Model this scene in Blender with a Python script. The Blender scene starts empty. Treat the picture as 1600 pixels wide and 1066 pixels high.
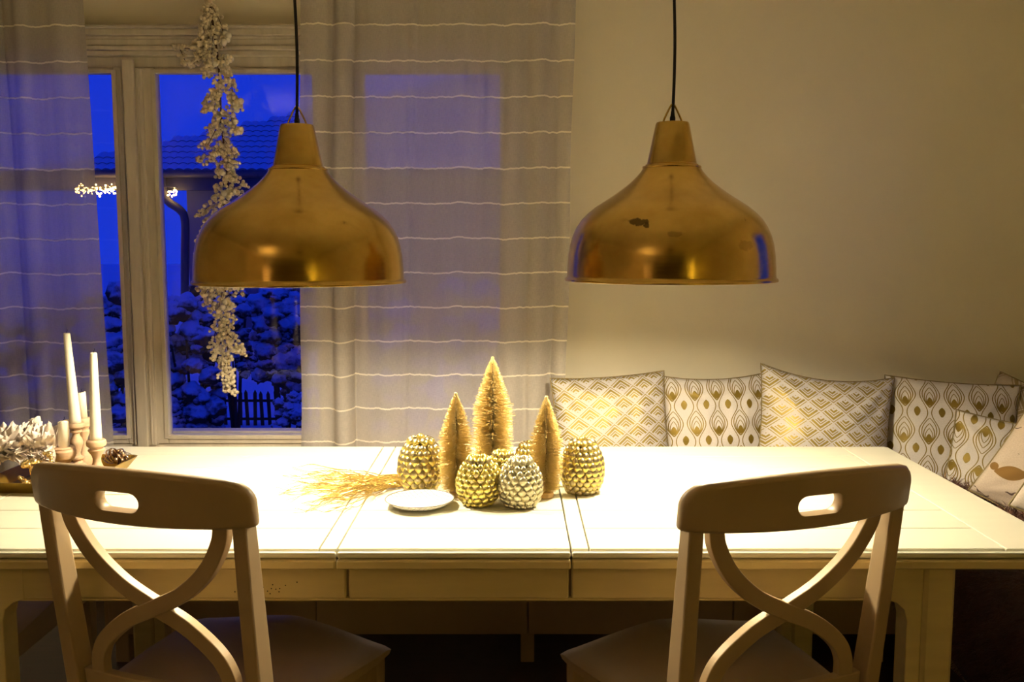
import bpy, bmesh, math, random
from math import sin, cos, pi, tan, atan, sqrt, radians as R, exp, floor
from mathutils import Vector, Matrix, noise
random.seed(7)
SC = bpy.context.scene
COL = SC.collection

# ------------------------------------------------------------------ camera
CAM = Vector((0.0, 0.0, 1.35)); FPX = 1460.0; PITCH = R(5.98)
cd = bpy.data.cameras.new('camera'); cam = bpy.data.objects.new('camera', cd); COL.objects.link(cam)
cam.location = CAM; cam.rotation_euler = (pi/2 - PITCH, 0, 0)
cd.sensor_width = 36.0; cd.lens = 36.0*FPX/1600.0; cd.clip_start = 0.05; cd.clip_end = 300
SC.camera = cam
# ------------------------------------------------------------------ colour management, sky
SC.view_settings.view_transform = 'Standard'; SC.view_settings.look = 'None'
SC.view_settings.gamma = 1; SC.view_settings.use_curve_mapping = False
SC.view_settings.exposure = 0.52
W = bpy.data.worlds.new('dusk_sky'); SC.world = W; W.use_nodes = True
wn = W.node_tree; bg = wn.nodes['Background']
tc = wn.nodes.new('ShaderNodeTexCoord'); sp = wn.nodes.new('ShaderNodeSeparateXYZ'); cr = wn.nodes.new('ShaderNodeValToRGB')
wn.links.new(tc.outputs['Generated'], sp.inputs[0]); wn.links.new(sp.outputs['Z'], cr.inputs[0]); wn.links.new(cr.outputs[0], bg.inputs[0])
cr.color_ramp.elements[0].position = 0.0; cr.color_ramp.elements[0].color = (0.008, 0.036, 0.66, 1)
cr.color_ramp.elements[1].position = 0.6; cr.color_ramp.elements[1].color = (0.006, 0.028, 0.60, 1)
bg.inputs[1].default_value = 0.70
BULB_STRENGTH = 700.0
BULB_COLOR = (1.0, 0.865, 0.61)
def point(name, loc, power, col, r=0.1):
    l = bpy.data.lights.new(name, 'POINT'); l.energy = power; l.color = col; l.shadow_soft_size = r
    o = bpy.data.objects.new(name, l); o.location = loc; COL.objects.link(o); return o
point('added_uplight', (-1.9, -1.3, 1.72), 36.0, (1.0, 0.74, 0.42), 0.12)  # added warm fill light behind the camera, raises the room's ambient level

# ------------------------------------------------------------------ picture point -> place
def ray(px, py):
    x = (px-800)/FPX; y = -(py-533)/FPX
    return Vector((x, cos(PITCH) + y*sin(PITCH), -sin(PITCH) + y*cos(PITCH)))
def at(px, py, Y=None, z=None, X=None):
    r = ray(px, py)
    if Y is not None: t = (Y-CAM.y)/r.y
    elif z is not None: t = (z-CAM.z)/r.z
    else: t = (X-CAM.x)/r.x
    return CAM + r*t

# ------------------------------------------------------------------ node helpers
class E:
    """an expression over shader math nodes"""
    def __init__(s, nt, sock): s.nt = nt; s.s = sock
    def _op(s, op, *a, clamp=False):
        n = s.nt.nodes.new('ShaderNodeMath'); n.operation = op; n.use_clamp = clamp
        for i, v in enumerate((s,)+a):
            if isinstance(v, E): s.nt.links.new(v.s, n.inputs[i])
            else: n.inputs[i].default_value = v
        return E(s.nt, n.outputs[0])
    def __add__(s, o): return s._op('ADD', o)
    __radd__ = __add__
    def __sub__(s, o): return s._op('SUBTRACT', o)
    def __mul__(s, o): return s._op('MULTIPLY', o)
    __rmul__ = __mul__
    def __truediv__(s, o): return s._op('DIVIDE', o)
    def __neg__(s): return s*-1.0
    def lt(s, o): return s._op('LESS_THAN', o)
    def gt(s, o): return s._op('GREATER_THAN', o)
    def abs(s): return s._op('ABSOLUTE')
    def cos(s): return s._op('COSINE')
    def sin(s): return s._op('SINE')
    def fract(s): return s._op('FRACT')
    def floor(s): return s._op('FLOOR')
    def pow(s, k): return s._op('POWER', k)
    def max(s, o): return s._op('MAXIMUM', o)
    def min(s, o): return s._op('MINIMUM', o)
    def clamp(s): return s._op('ADD', 0.0, clamp=True)
    def mod(s, o): return s._op('MODULO', o)
def M(name):
    m = bpy.data.materials.new(name); m.use_nodes = True
    nt = m.node_tree; b = nt.nodes['Principled BSDF']
    return m, nt, b
def rgb(c): return (c[0], c[1], c[2], 1)
def noise_tex(nt, scale, detail=3, rough=0.55, stretch=(1, 1, 1), coord='Object'):
    t = nt.nodes.new('ShaderNodeTexCoord'); mp = nt.nodes.new('ShaderNodeMapping'); n = nt.nodes.new('ShaderNodeTexNoise')
    mp.inputs['Scale'].default_value = stretch
    nt.links.new(t.outputs[coord], mp.inputs[0]); nt.links.new(mp.outputs[0], n.inputs[0])
    n.inputs['Scale'].default_value = scale; n.inputs['Detail'].default_value = detail; n.inputs['Roughness'].default_value = rough
    return n.outputs[0]
def mixc(nt, fac, a, b):
    n = nt.nodes.new('ShaderNodeMix'); n.data_type = 'RGBA'
    if isinstance(fac, E): fac = fac.s
    if hasattr(fac, 'links'): nt.links.new(fac, n.inputs[0])
    else: n.inputs[0].default_value = fac
    for v, i in ((a, 6), (b, 7)):
        if isinstance(v, tuple): n.inputs[i].default_value = rgb(v)
        else: nt.links.new(v, n.inputs[i])
    return n.outputs[2]
def ramp(nt, sock, p0, p1, c0=(0, 0, 0), c1=(1, 1, 1)):
    n = nt.nodes.new('ShaderNodeValToRGB'); nt.links.new(sock, n.inputs[0])
    n.color_ramp.elements[0].position = p0; n.color_ramp.elements[0].color = rgb(c0)
    n.color_ramp.elements[1].position = p1; n.color_ramp.elements[1].color = rgb(c1)
    return n.outputs[0]
def bump(nt, b, sock, strength, dist=0.002):
    n = nt.nodes.new('ShaderNodeBump'); n.inputs['Strength'].default_value = strength; n.inputs['Distance'].default_value = dist
    nt.links.new(sock, n.inputs['Height']); nt.links.new(n.outputs[0], b.inputs['Normal'])
def simple(name, c, rough=0.5, metal=0.0, var=0.12, scale=12, stretch=(1, 1, 1), bmp=0.0, c2=None, spec=0.5, coat=0):
    m, nt, b = M(name)
    n = noise_tex(nt, scale, 4, 0.6, stretch)
    c2 = c2 or tuple(v*(1-var*2) for v in c)
    col = mixc(nt, ramp(nt, n, 0.3, 0.75), c, c2)
    nt.links.new(col, b.inputs['Base Color'])
    b.inputs['Roughness'].default_value = rough; b.inputs['Metallic'].default_value = metal
    b.inputs['Specular IOR Level'].default_value = spec
    if coat: b.inputs['Coat Weight'].default_value = coat
    if bmp: bump(nt, b, n, bmp)
    return m
def emit(name, c, s):
    m, nt, b = M(name)
    b.inputs['Base Color'].default_value = rgb(c); b.inputs['Emission Color'].default_value = rgb(c); b.inputs['Emission Strength'].default_value = s
    return m
def uv_expr(nt):
    t = nt.nodes.new('ShaderNodeUVMap'); s = nt.nodes.new('ShaderNodeSeparateXYZ'); nt.links.new(t.outputs[0], s.inputs[0])
    return E(nt, s.outputs[0]), E(nt, s.outputs[1])

MAT = {}
MAT['wall'] = simple('wall_paint', (0.84, 0.765, 0.59), 0.85, var=0.03, scale=3, spec=0.2)
MAT['wall_brown'] = simple('brown_panel_wall', (0.20, 0.125, 0.065), 0.6, var=0.15, scale=4, stretch=(2, 2, .4))
MAT['ceiling'] = simple('ceiling_paint', (0.84, 0.79, 0.66), 0.9, var=0.02, scale=3, spec=0.2)
MAT['floor'] = simple('dark_oak_floor', (0.060, 0.026, 0.014), 0.5, var=0.2, scale=5, stretch=(1, 12, 1))
MAT['frame'] = simple('old_white_window_paint', (0.72, 0.64, 0.53), 0.5, var=0.10, scale=9, stretch=(3, 3, .5))
MAT['table'] = simple('cream_table_paint', (0.78, 0.75, 0.61), 0.42, var=0.025, scale=4, stretch=(.3, 8, 8), spec=0.35)
MAT['tableframe'] = simple('cream_table_frame_paint', (0.70, 0.57, 0.28), 0.5, var=0.06, scale=5, stretch=(.6, 6, 6), spec=0.3)
MAT['groove'] = simple('dark_joint', (0.10, 0.075, 0.04), 0.8)
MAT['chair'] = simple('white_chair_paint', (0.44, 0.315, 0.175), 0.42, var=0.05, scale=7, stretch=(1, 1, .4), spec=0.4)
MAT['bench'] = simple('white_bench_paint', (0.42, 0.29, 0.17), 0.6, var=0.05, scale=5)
MAT['snow'] = simple('snow', (0.82, 0.84, 0.86), 0.8, var=0.02, scale=4, bmp=0.3)
MAT['black'] = simple('black_cable', (0.012, 0.010, 0.009), 0.55)
MAT['candle'] = simple('ivory_wax', (0.86, 0.80, 0.66), 0.4, var=0.02, scale=20)
MAT['turned_wood'] = simple('pale_turned_wood', (0.62, 0.42, 0.27), 0.55, var=0.15, scale=14, stretch=(1, 1, 6))
MAT['dark_gold'] = simple('dark_gold_tray', (0.42, 0.27, 0.04), 0.4, metal=0.85, var=0.2, scale=8)
MAT['glitter'] = simple('gold_glitter', (0.66, 0.47, 0.14), 0.35, metal=0.7, var=0.2, scale=160)
MAT['brush'] = simple('gold_brush_bristle', (0.80, 0.62, 0.25), 0.45, metal=0.2, var=0.12, scale=90)
MAT['wire'] = simple('dark_twisted_wire', (0.20, 0.11, 0.03), 0.5, metal=0.6)
MAT['treewood'] = simple('small_wood_disc', (0.72, 0.46, 0.18), 0.5, scale=30)
MAT['berry'] = simple('champagne_berry', (0.90, 0.77, 0.54), 0.32, var=0.15, scale=40)
MAT['berry_big'] = simple('white_pearl_berry', (0.85, 0.78, 0.66), 0.35, var=0.05, scale=40)
MAT['stem'] = simple('brown_stem', (0.10, 0.05, 0.025), 0.7)
MAT['feather'] = simple('white_feather_leaf', (0.84, 0.74, 0.66), 0.6, var=0.06, scale=30)
MAT['fur'] = simple('brown_fur', (0.15, 0.058, 0.034), 0.6, var=0.3, scale=20)
MAT['gold_bead'] = simple('gold_bead', (0.92, 0.72, 0.34), 0.25, metal=0.9, var=0.05)
MAT['foil'] = simple('bronze_foil_ribbon', (0.62, 0.44, 0.28), 0.22, metal=0.95, var=0.2, scale=30)
MAT['housewall'] = simple('neighbour_wall_render', (0.16, 0.17, 0.20), 0.9, var=0.04, scale=1)
MAT['gutter'] = simple('dark_metal_gutter', (0.06, 0.06, 0.07), 0.5)
MAT['darkwood'] = simple('dark_weathered_wood', (0.015, 0.012, 0.01), 0.8)
MAT['piping'] = simple('gold_piping', (0.24, 0.18, 0.08), 0.8)
MAT['pine'] = simple('dark_green_needles', (0.012, 0.030, 0.010), 0.8)

def brass(name, marks=()):
    m, nt, b = M(name)
    big = noise_tex(nt, 9, 5, 0.6, (1, 1, 1.2)); streak = noise_tex(nt, 26, 4, 0.6, (.25, .25, 7)); spots = noise_tex(nt, 17, 6, 0.7)
    c = mixc(nt, ramp(nt, big, 0.35, 0.7), (0.78, 0.53, 0.14), (0.60, 0.39, 0.09))
    c = mixc(nt, ramp(nt, spots, 0.66, 0.74), c, (0.16, 0.10, 0.03))
    tcx = nt.nodes.new('ShaderNodeTexCoord'); sx = nt.nodes.new('ShaderNodeSeparateXYZ'); nt.links.new(tcx.outputs['Object'], sx.inputs[0])
    X_, Y_, Z_ = (E(nt, sx.outputs[i]) for i in range(3)); fine = E(nt, noise_tex(nt, 90, 5, 0.7))
    for (mx_, mz_, wx_, wz_, am) in marks:      # tarnish stains
        dx_ = (X_ - mx_)/wx_; dz_ = (Z_ - mz_)/wz_
        k = (((dx_*dx_ + dz_*dz_)*-1.0 + 1.0 + (fine - 0.5)*3.2)*2.5).clamp()*Y_.lt(0.0)*am
        c = mixc(nt, k, c, (0.13, 0.085, 0.03))
    nt.links.new(c, b.inputs['Base Color']); b.inputs['Metallic'].default_value = 1.0
    r = ramp(nt, streak, 0.3, 0.8, (0.15,)*3, (0.24,)*3); nt.links.new(r, b.inputs['Roughness'])
    bump(nt, b, streak, 0.015, 0.0006)
    return m
MAT['brass'] = brass('aged_brass')
MAT['brass_spotted'] = brass('aged_brass_with_tarnish', ((-.102, .135, .022, .009, .9), (-.088, .128, .008, .007, .9), (-.03, .108, .020, .006, .35), (.13, .085, .022, .012, .3)))
MAT['shade_inside'] = simple('pale_enamel_inside', (0.85, 0.78, 0.62), 0.5, var=0.02)
MAT['bulb'] = emit('lit_bulb_glass', BULB_COLOR, BULB_STRENGTH)
MAT['fairy'] = emit('lit_fairy_bulb', (1.0, 0.62, 0.16), 14.0)
MAT['tree_fairy'] = emit('lit_tree_bulb', (1.0, 0.72, 0.10), 60.0)

def glass():
    m, nt, b = M('window_glass'); out = nt.nodes['Material Output']
    tr = nt.nodes.new('ShaderNodeBsdfTransparent'); gl = nt.nodes.new('ShaderNodeBsdfGlossy'); gl.inputs['Roughness'].default_value = 0.0
    fr = nt.nodes.new('ShaderNodeFresnel'); fr.inputs[0].default_value = 1.35
    mx = nt.nodes.new('ShaderNodeMixShader'); nt.links.new(fr.outputs[0], mx.inputs[0])
    nt.links.new(tr.outputs[0], mx.inputs[1]); nt.links.new(gl.outputs[0], mx.inputs[2]); nt.links.new(mx.outputs[0], out.inputs[0])
    return m
MAT['glass'] = glass()

def sheer(name, tilt):
    """sheer woven curtain: partly see-through, with wavy woven-in bright threads. UV.y is the height in metres"""
    m, nt, b = M(name); out = nt.nodes['Material Output']
    u, v = uv_expr(nt)
    def nz(scale, stretch):
        return E(nt, noise_tex(nt, scale, 3, 0.6, stretch, 'UV'))
    weave = nz(60, (9, 1.0, 1)); weave2 = nz(60, (1, 7, 1)); cloudy = nz(5, (3, .5, 1))
    wob = (nz(9, (1, 0.02, 1)) - 0.5)*0.030 + (nz(120, (1, .1, 1)) - 0.5)*0.003
    f = ((v - 0.637 + wob + u*tilt)/0.1217 + 20.5).fract() - 0.5
    line = (f.abs() - 0.024).lt(0.0)
    opac = weave*0.35 + weave2*0.25 + cloudy*0.12 + 0.40
    opac = opac.max(line*0.97).clamp()
    col = mixc(nt, line, (0.64, 0.595, 0.54), (0.95, 0.90, 0.78))
    df = nt.nodes.new('ShaderNodeBsdfDiffuse'); tl = nt.nodes.new('ShaderNodeBsdfTranslucent'); tr = nt.nodes.new('ShaderNodeBsdfTransparent')
    nt.links.new(col, df.inputs[0]); nt.links.new(col, tl.inputs[0])
    a = nt.nodes.new('ShaderNodeMixShader'); a.inputs[0].default_value = 0.3
    nt.links.new(df.outputs[0], a.inputs[1]); nt.links.new(tl.outputs[0], a.inputs[2])
    c = nt.nodes.new('ShaderNodeMixShader'); nt.links.new(opac.s, c.inputs[0]); nt.links.new(tr.outputs[0], c.inputs[1]); nt.links.new(a.outputs[0], c.inputs[2])
    nt.links.new(c.outputs[0], out.inputs[0])
    return m
MAT['sheer'] = sheer('sheer_curtain', 0.0)
MAT['sheer_left'] = sheer('sheer_curtain_left', 0.004)

def fabric(name, base, gold_mask=None, gold=(0.50, 0.36, 0.07), metal=0.5, rough=0.5, extra=None):
    m, nt, b = M(name)
    u, v = uv_expr(nt)
    n = noise_tex(nt, 260, 2, 0.5, (1, 1, 1), 'UV')
    soft = mixc(nt, ramp(nt, n, 0.3, 0.7), base, tuple(x*0.86 for x in base))
    b.inputs['Roughness'].default_value = 0.85; b.inputs['Specular IOR Level'].default_value = 0.2
    c = soft
    if gold_mask:
        k = gold_mask(u, v).clamp()
        c = mixc(nt, k, soft, gold)
        nt.links.new((k*metal).s, b.inputs['Metallic']); nt.links.new((k*(rough-0.85)+0.85).s, b.inputs['Roughness'])
    if extra:
        for mask, colr in extra(u, v): c = mixc(nt, mask.clamp(), c, colr)
    nt.links.new(c, b.inputs['Base Color'])
    bump(nt, b, n, 0.15, 0.0006)
    return m
def chevron(flip=1, cw=0.080, ch=0.066):
    def f(u, v):
        x = u/cw; y = v*flip/ch
        def cell(x, y):
            fx = ((x + 100.5).fract() - 0.5)*2.0; fy = ((y + 100.5).fract() - 0.5)*2.0
            ax = fx.abs(); t = fy + ax; s = ax - fy
            inside = s.lt(0.90)*t.lt(0.98)
            band = lambda a, b_: t.gt(a)*t.lt(b_)
            return inside*(band(0.82, 0.93) + band(0.40, 0.66) + band(0.12, 0.25)*s.lt(0.7) + band(-0.24, -0.02)*s.lt(0.66) + t.lt(-0.48)*t.gt(-0.60)*s.lt(0.6))
        dia = lambda x, y: ((((x + 100.5).fract() - 0.5).abs() + ((y + 100.5).fract() - 0.5).abs())).lt(0.5)
        d1 = dia(x, y)
        return cell(x, y)*d1 + cell(x + 0.5, y + 0.5)*(d1*-1.0 + 1.0)
    return f
def peacock(flip=1, cw=0.076, ch=0.124, ox=0.0, oy=0.40):
    def f(u, v):
        fu = (u/cw + 100.5 + ox).fract() - 0.5; fv = (v*flip/ch + 100.0 + oy).fract()
        au = fu.abs(); TW = 2*pi
        outer = (au - 0.245 - ((fv - 0.60)*TW).cos()*0.165).abs().lt(0.022)
        def ves(c, h, a, th):
            s = (fv - c)/h; e = a*(1.0 + (s*s)*-1.0)
            return (au - e).abs().lt(th)*s.abs().lt(1.0), au.lt(e)*s.abs().lt(1.0)
        l1, _ = ves(0.60, 0.36, 0.30, 0.022); l2, _ = ves(0.53, 0.28, 0.22, 0.022); l3, _ = ves(0.47, 0.21, 0.15, 0.018)
        _, s4 = ves(0.41, 0.125, 0.12, 0.02)
        
        # seed drop between the columns
        au2 = au*-1.0 + 0.5
        s = (fv - 0.12)/0.15; e = ((s + 0.35)*0.04 + 0.12)*(1.0 + (s*s)*-1.0)
        drop = au2.lt(e)*s.abs().lt(1.0)
        return outer + l1 + l2 + l3 + s4 + drop
    # 1.0 + (x*-1) keeps E on the left
    return f
WHITE_F = (0.62, 0.58, 0.565)
MAT['chev'] = fabric('white_cotton_gold_foil_chevrons', WHITE_F, chevron(1), (0.34, 0.25, 0.055))
MAT['chev_down'] = fabric('white_cotton_gold_foil_chevrons_down', WHITE_F, chevron(-1), (0.34, 0.25, 0.055))
MAT['peacock'] = fabric('white_cotton_ochre_feather_eyes', (0.66, 0.61, 0.58), peacock(1), (0.20, 0.135, 0.02), 0.25, 0.5)
MAT['peacock_down'] = fabric('white_cotton_ochre_feather_eyes_down', (0.66, 0.61, 0.58), peacock(-1, oy=0.3), (0.20, 0.135, 0.02), 0.25, 0.5)
def lattice(u, v):
    k = ((u + v)*9.0 + 50).fract() - 0.5; l = ((u - v)*9.0 + 50).fract() - 0.5
    kk = k.abs(); ll = l.abs()
    return kk.lt(0.06) + ll.lt(0.06) + (kk.gt(0.12)*kk.lt(0.15) + ll.gt(0.12)*ll.lt(0.15))
MAT['lattice'] = fabric('beige_cotton_ochre_lattice', (0.46, 0.39, 0.32), lattice, (0.24, 0.18, 0.08), 0.0, 0.8)
def birdmask(u, v):
    nt = u.nt
    A = R(24); U = u + 0.122; V = v + 0.090; r = U*cos(A) + V*sin(A); q = V*cos(A) - U*sin(A)
    rv = v*cos(A) - u*sin(A)
    s = r/0.044; body = (q.abs()).lt((s*s*-1.0 + 1.0)*0.020)*s.abs().lt(1.0)
    head = ((r + 0.044)*(r + 0.044) + (q - 0.014)*(q - 0.014)).lt(0.00013)
    tail = (r - 0.03).gt(0.0)*(r - 0.075).lt(0.0)*(q + (r - 0.05)*0.3).abs().lt(0.006)
    wob = E(nt, noise_tex(nt, 18, 2, 0.5, (1, 1, 1), 'UV')) - 0.5
    lines = ((rv*16.0 + wob*1.2 + 50).fract() - 0.5).abs().lt(0.022)*E(nt, noise_tex(nt, 9, 2, 0.5, (1, 3, 1), 'UV')).gt(0.50)*(q.abs().gt(0.035))
    twig = ((u*2.0 + v*5.0 + wob*1.4).abs()).lt(0.02)*(v + 0.07).lt(0.02)
    return [((body + head + tail), (0.20, 0.11, 0.03)), (lines, (0.10, 0.06, 0.05)), (twig, (0.07, 0.05, 0.06))]
MAT['birds'] = fabric('beige_cotton_bird_and_script_print', (0.56, 0.46, 0.37), None, extra=birdmask)
def hollymask(u, v):
    out = []
    def leaf(cu, cv, a, l, w):
        U = u - cu; V = v - cv + 0.09; r = U*cos(a) + V*sin(a); q = V*cos(a) - U*sin(a); s = r/l
        return q.abs().lt((s*s*-1.0 + 1.0)*w*(1.0 + (r*260.0).cos()*0.18))*s.abs().lt(1.0)
    nt = u.nt
    k = leaf(-0.13, 0.07, 0.5, 0.055, 0.022) + leaf(-0.10, 0.03, -0.6, 0.055, 0.022) + leaf(-0.15, 0.00, 0.1, 0.05, 0.02) + leaf(-0.06, 0.08, 1.3, 0.05, 0.02)
    ber = None
    for cu, cv in ((-0.135, 0.025), (-0.118, 0.045), (-0.10, 0.02), (-0.15, 0.05)):
        d = (u - cu)*(u - cu) + (v - cv + 0.09)*(v - cv + 0.09); d = d.lt(0.00008)
        ber = d if ber is None else ber + d
    return [(k, (0.010, 0.022, 0.012)), (ber, (0.5, 0.01, 0.02))]
MAT['holly'] = fabric('cream_cotton_dark_leaves_red_berries', (0.50, 0.43, 0.36), None, extra=hollymask)

def snowy():
    """snow settled on faces that look up, dark leaves beneath"""
    m, nt, b = M('snow_laden_leaves')
    g = nt.nodes.new('ShaderNodeNewGeometry'); s = nt.nodes.new('ShaderNodeSeparateXYZ'); nt.links.new(g.outputs['Normal'], s.inputs[0])
    n = E(nt, noise_tex(nt, 3.2, 5, 0.65)); k = (E(nt, s.outputs[2])*0.8 + (n - 0.5)*3.4 + 0.30)*1.5
    c = mixc(nt, k.clamp(), (0.010, 0.014, 0.010), (0.62, 0.66, 0.70)); nt.links.new(c, b.inputs['Base Color']); b.inputs['Roughness'].default_value = 0.9
    return m
MAT['snowy'] = snowy()
def tile_mat():
    m, nt, b = M('snowy_roof_tile')
    g = nt.nodes.new('ShaderNodeNewGeometry'); s = nt.nodes.new('ShaderNodeSeparateXYZ'); nt.links.new(g.outputs['True Normal'], s.inputs[0])
    k = (E(nt, s.outputs[2]) - 0.45)*12.0
    c = mixc(nt, k.clamp(), (0.24, 0.22, 0.22), (0.66, 0.68, 0.70)); nt.links.new(c, b.inputs['Base Color']); b.inputs['Roughness'].default_value = 0.9
    return m
MAT['tile'] = tile_mat()
def cone_metal():
    m, nt, b = M('antiqued_gold_scale')
    t = nt.nodes.new('ShaderNodeTexCoord'); s = nt.nodes.new('ShaderNodeSeparateXYZ'); nt.links.new(t.outputs['Object'], s.inputs[0])
    n = noise_tex(nt, 300, 3, 0.6)
    k = (E(nt, s.outputs[1])*160.0 + (E(nt, n) - 0.5)*1.4 + 0.75).clamp()
    c = mixc(nt, k, (0.64, 0.54, 0.15), (0.38, 0.31, 0.17)); nt.links.new(c, b.inputs['Base Color'])
    b.inputs['Metallic'].default_value = 0.85; b.inputs['Roughness'].default_value = 0.30
    return m
MAT['cone_scale'] = cone_metal()
MAT['cone_silver'] = simple('antiqued_pale_scale', (0.60, 0.55, 0.36), 0.34, metal=0.8, var=0.25, scale=120)
MAT['cone_core'] = simple('dark_cone_core', (0.12, 0.085, 0.03), 0.6, metal=0.5)
def plate_mat():
    m, nt, b = M('white_glazed_plate')
    n = E(nt, noise_tex(nt, 40, 2, 0.5)); t = nt.nodes.new('ShaderNodeTexCoord'); s = nt.nodes.new('ShaderNodeSeparateXYZ'); nt.links.new(t.outputs['Object'], s.inputs[0])
    x = E(nt, s.outputs[0]); y = E(nt, s.outputs[1]); d = x*0.8 + y*0.6 + (n - 0.5)*0.006; d2 = x*-0.5 + y*0.86 + (n - 0.5)*0.006
    k = ((d*95.0 + 50).fract() - 0.5).abs().lt(0.055) + ((d2*95.0 + 50).fract() - 0.5).abs().lt(0.055)
    c = mixc(nt, k.clamp(), (0.86, 0.84, 0.80), (0.42, 0.40, 0.37)); nt.links.new(c, b.inputs['Base Color']); b.inputs['Roughness'].default_value = 0.15
    return m
MAT['plate'] = plate_mat()
MAT['rim'] = simple('grey_brown_rim', (0.16, 0.13, 0.09), 0.3)

# ------------------------------------------------------------------ object helpers
def link(o, parent=None):
    COL.objects.link(o)
    if parent is not None: o.parent = parent
    return o
def obj(name, me, mat, parent=None, smooth=False):
    o = bpy.data.objects.new(name, me)
    for mm in (mat if isinstance(mat, (list, tuple)) else [mat]): me.materials.append(mm)
    if smooth:
        me.polygons.foreach_set('use_smooth', [True]*len(me.polygons))
    return link(o, parent)
def from_bm(name, bm, mat, parent=None, smooth=False, bevel=0.0, seg=2):
    me = bpy.data.meshes.new(name); bmesh.ops.recalc_face_normals(bm, faces=bm.faces); bm.to_mesh(me); bm.free()
    o = obj(name, me, mat, parent, smooth)
    if bevel:
        md = o.modifiers.new('bevel', 'BEVEL'); md.width = bevel; md.segments = seg; md.limit_method = 'ANGLE'; md.angle_limit = R(35)
    return o
def empty(name, loc, rz=0.0, rx=0.0, ry=0.0):
    o = bpy.data.objects.new(name, None); o.empty_display_size = 0.05; o.location = loc; o.rotation_euler = (rx, ry, rz); return link(o)
def tag(o, label=None, cat=None, group=None, kind=None):
    if label: o['label'] = label
    if cat: o['category'] = cat
    if group: o['group'] = group
    if kind: o['kind'] = kind
    return o
def box(bm, x0, x1, y0, y1, z0, z1):
    v = [bm.verts.new(p) for p in ((x0, y0, z0), (x1, y0, z0), (x1, y1, z0), (x0, y1, z0), (x0, y0, z1), (x1, y0, z1), (x1, y1, z1), (x0, y1, z1))]
    for f in ((0, 3, 2, 1), (4, 5, 6, 7), (0, 1, 5, 4), (1, 2, 6, 5), (2, 3, 7, 6), (3, 0, 4, 7)): bm.faces.new([v[i] for i in f])
def boxo(name, b, mat, parent=None, bevel=0.003, seg=2):
    bm = bmesh.new(); box(bm, *b); return from_bm(name, bm, mat, parent, bevel=bevel, seg=seg)
def tube(bm, pts, r, n=8, cap=True):
    pts = [Vector(p) for p in pts]; rs = r if isinstance(r, (list, tuple)) else [r]*len(pts)
    rings = []; up = None
    for i, p in enumerate(pts):
        d = (pts[min(i+1, len(pts)-1)] - pts[max(i-1, 0)]).normalized()
        if up is None: up = d.orthogonal().normalized()
        up = (up - d*up.dot(d))
        if up.length < 1e-6: up = d.orthogonal()
        up.normalize(); s = d.cross(up)
        rings.append([bm.verts.new(p + (up*cos(2*pi*k/n) + s*sin(2*pi*k/n))*rs[i]) for k in range(n)])
    for a, b in zip(rings, rings[1:]):
        for k in range(n): bm.faces.new((a[k], a[(k+1) % n], b[(k+1) % n], b[k]))
    if cap:
        bm.faces.new(rings[0][::-1]); bm.faces.new(rings[-1])
def lathe(bm, prof, n=32, c=(0, 0, 0), closed=False):
    c = Vector(c); rings = []
    for r, z in prof:
        if r < 1e-5: rings.append([bm.verts.new(c + Vector((0, 0, z)))])
        else: rings.append([bm.verts.new(c + Vector((r*cos(2*pi*k/n), r*sin(2*pi*k/n), z))) for k in range(n)])
    pairs = list(zip(rings, rings[1:])) + ([(rings[-1], rings[0])] if closed else [])
    for a, b in pairs:
        for k in range(n):
            k2 = (k+1) % n
            if len(a) == 1 and len(b) == 1: continue
            if len(a) == 1: bm.faces.new((a[0], b[k2], b[k]))
            elif len(b) == 1: bm.faces.new((a[k], a[k2], b[0]))
            else: bm.faces.new((a[k], a[k2], b[k2], b[k]))
def smooth_path(pts, n=6):
    """catmull-rom"""
    P = [Vector(p) for p in pts]; P = [P[0]*2 - P[1]] + P + [P[-1]*2 - P[-2]]; out = []
    for i in range(1, len(P)-2):
        for k in range(n):
            t = k/n; a, b, c, d = P[i-1], P[i], P[i+1], P[i+2]
            out.append(0.5*((2*b) + (c-a)*t + (2*a-5*b+4*c-d)*t*t + (3*b-a-3*c+d)*t**3))
    out.append(P[-2]); return out
ICO = {}
def ico(sub):
    if sub not in ICO:
        b = bmesh.new(); bmesh.ops.create_icosphere(b, subdivisions=sub, radius=1.0)
        ICO[sub] = ([v.co.copy() for v in b.verts], [[v.index for v in f.verts] for f in b.faces]); b.free()
    return ICO[sub]
class Soup:
    def __init__(s): s.v = []; s.f = []
    def blob(s, c, r, sub=1, sc=(1, 1, 1)):
        V, F = ico(sub); o = len(s.v)
        s.v += [(c[0]+p.x*r*sc[0], c[1]+p.y*r*sc[1], c[2]+p.z*r*sc[2]) for p in V]; s.f += [[i+o for i in f] for f in F]
    def add(s, V, F):
        o = len(s.v); s.v += [tuple(p) for p in V]; s.f += [[i+o for i in f] for f in F]
    def build(s, name, mat, parent=None, smooth=True):
        me = bpy.data.meshes.new(name); me.from_pydata(s.v, [], s.f); me.update(); return obj(name, me, mat, parent, smooth)
def share(src, name, parent, loc, rot=None, scale=None):
    o = src.copy(); o.name = name; o.location = loc
    if rot is not None: o.rotation_euler = rot
    if scale is not None: o.scale = scale
    return link(o, parent)

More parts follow.
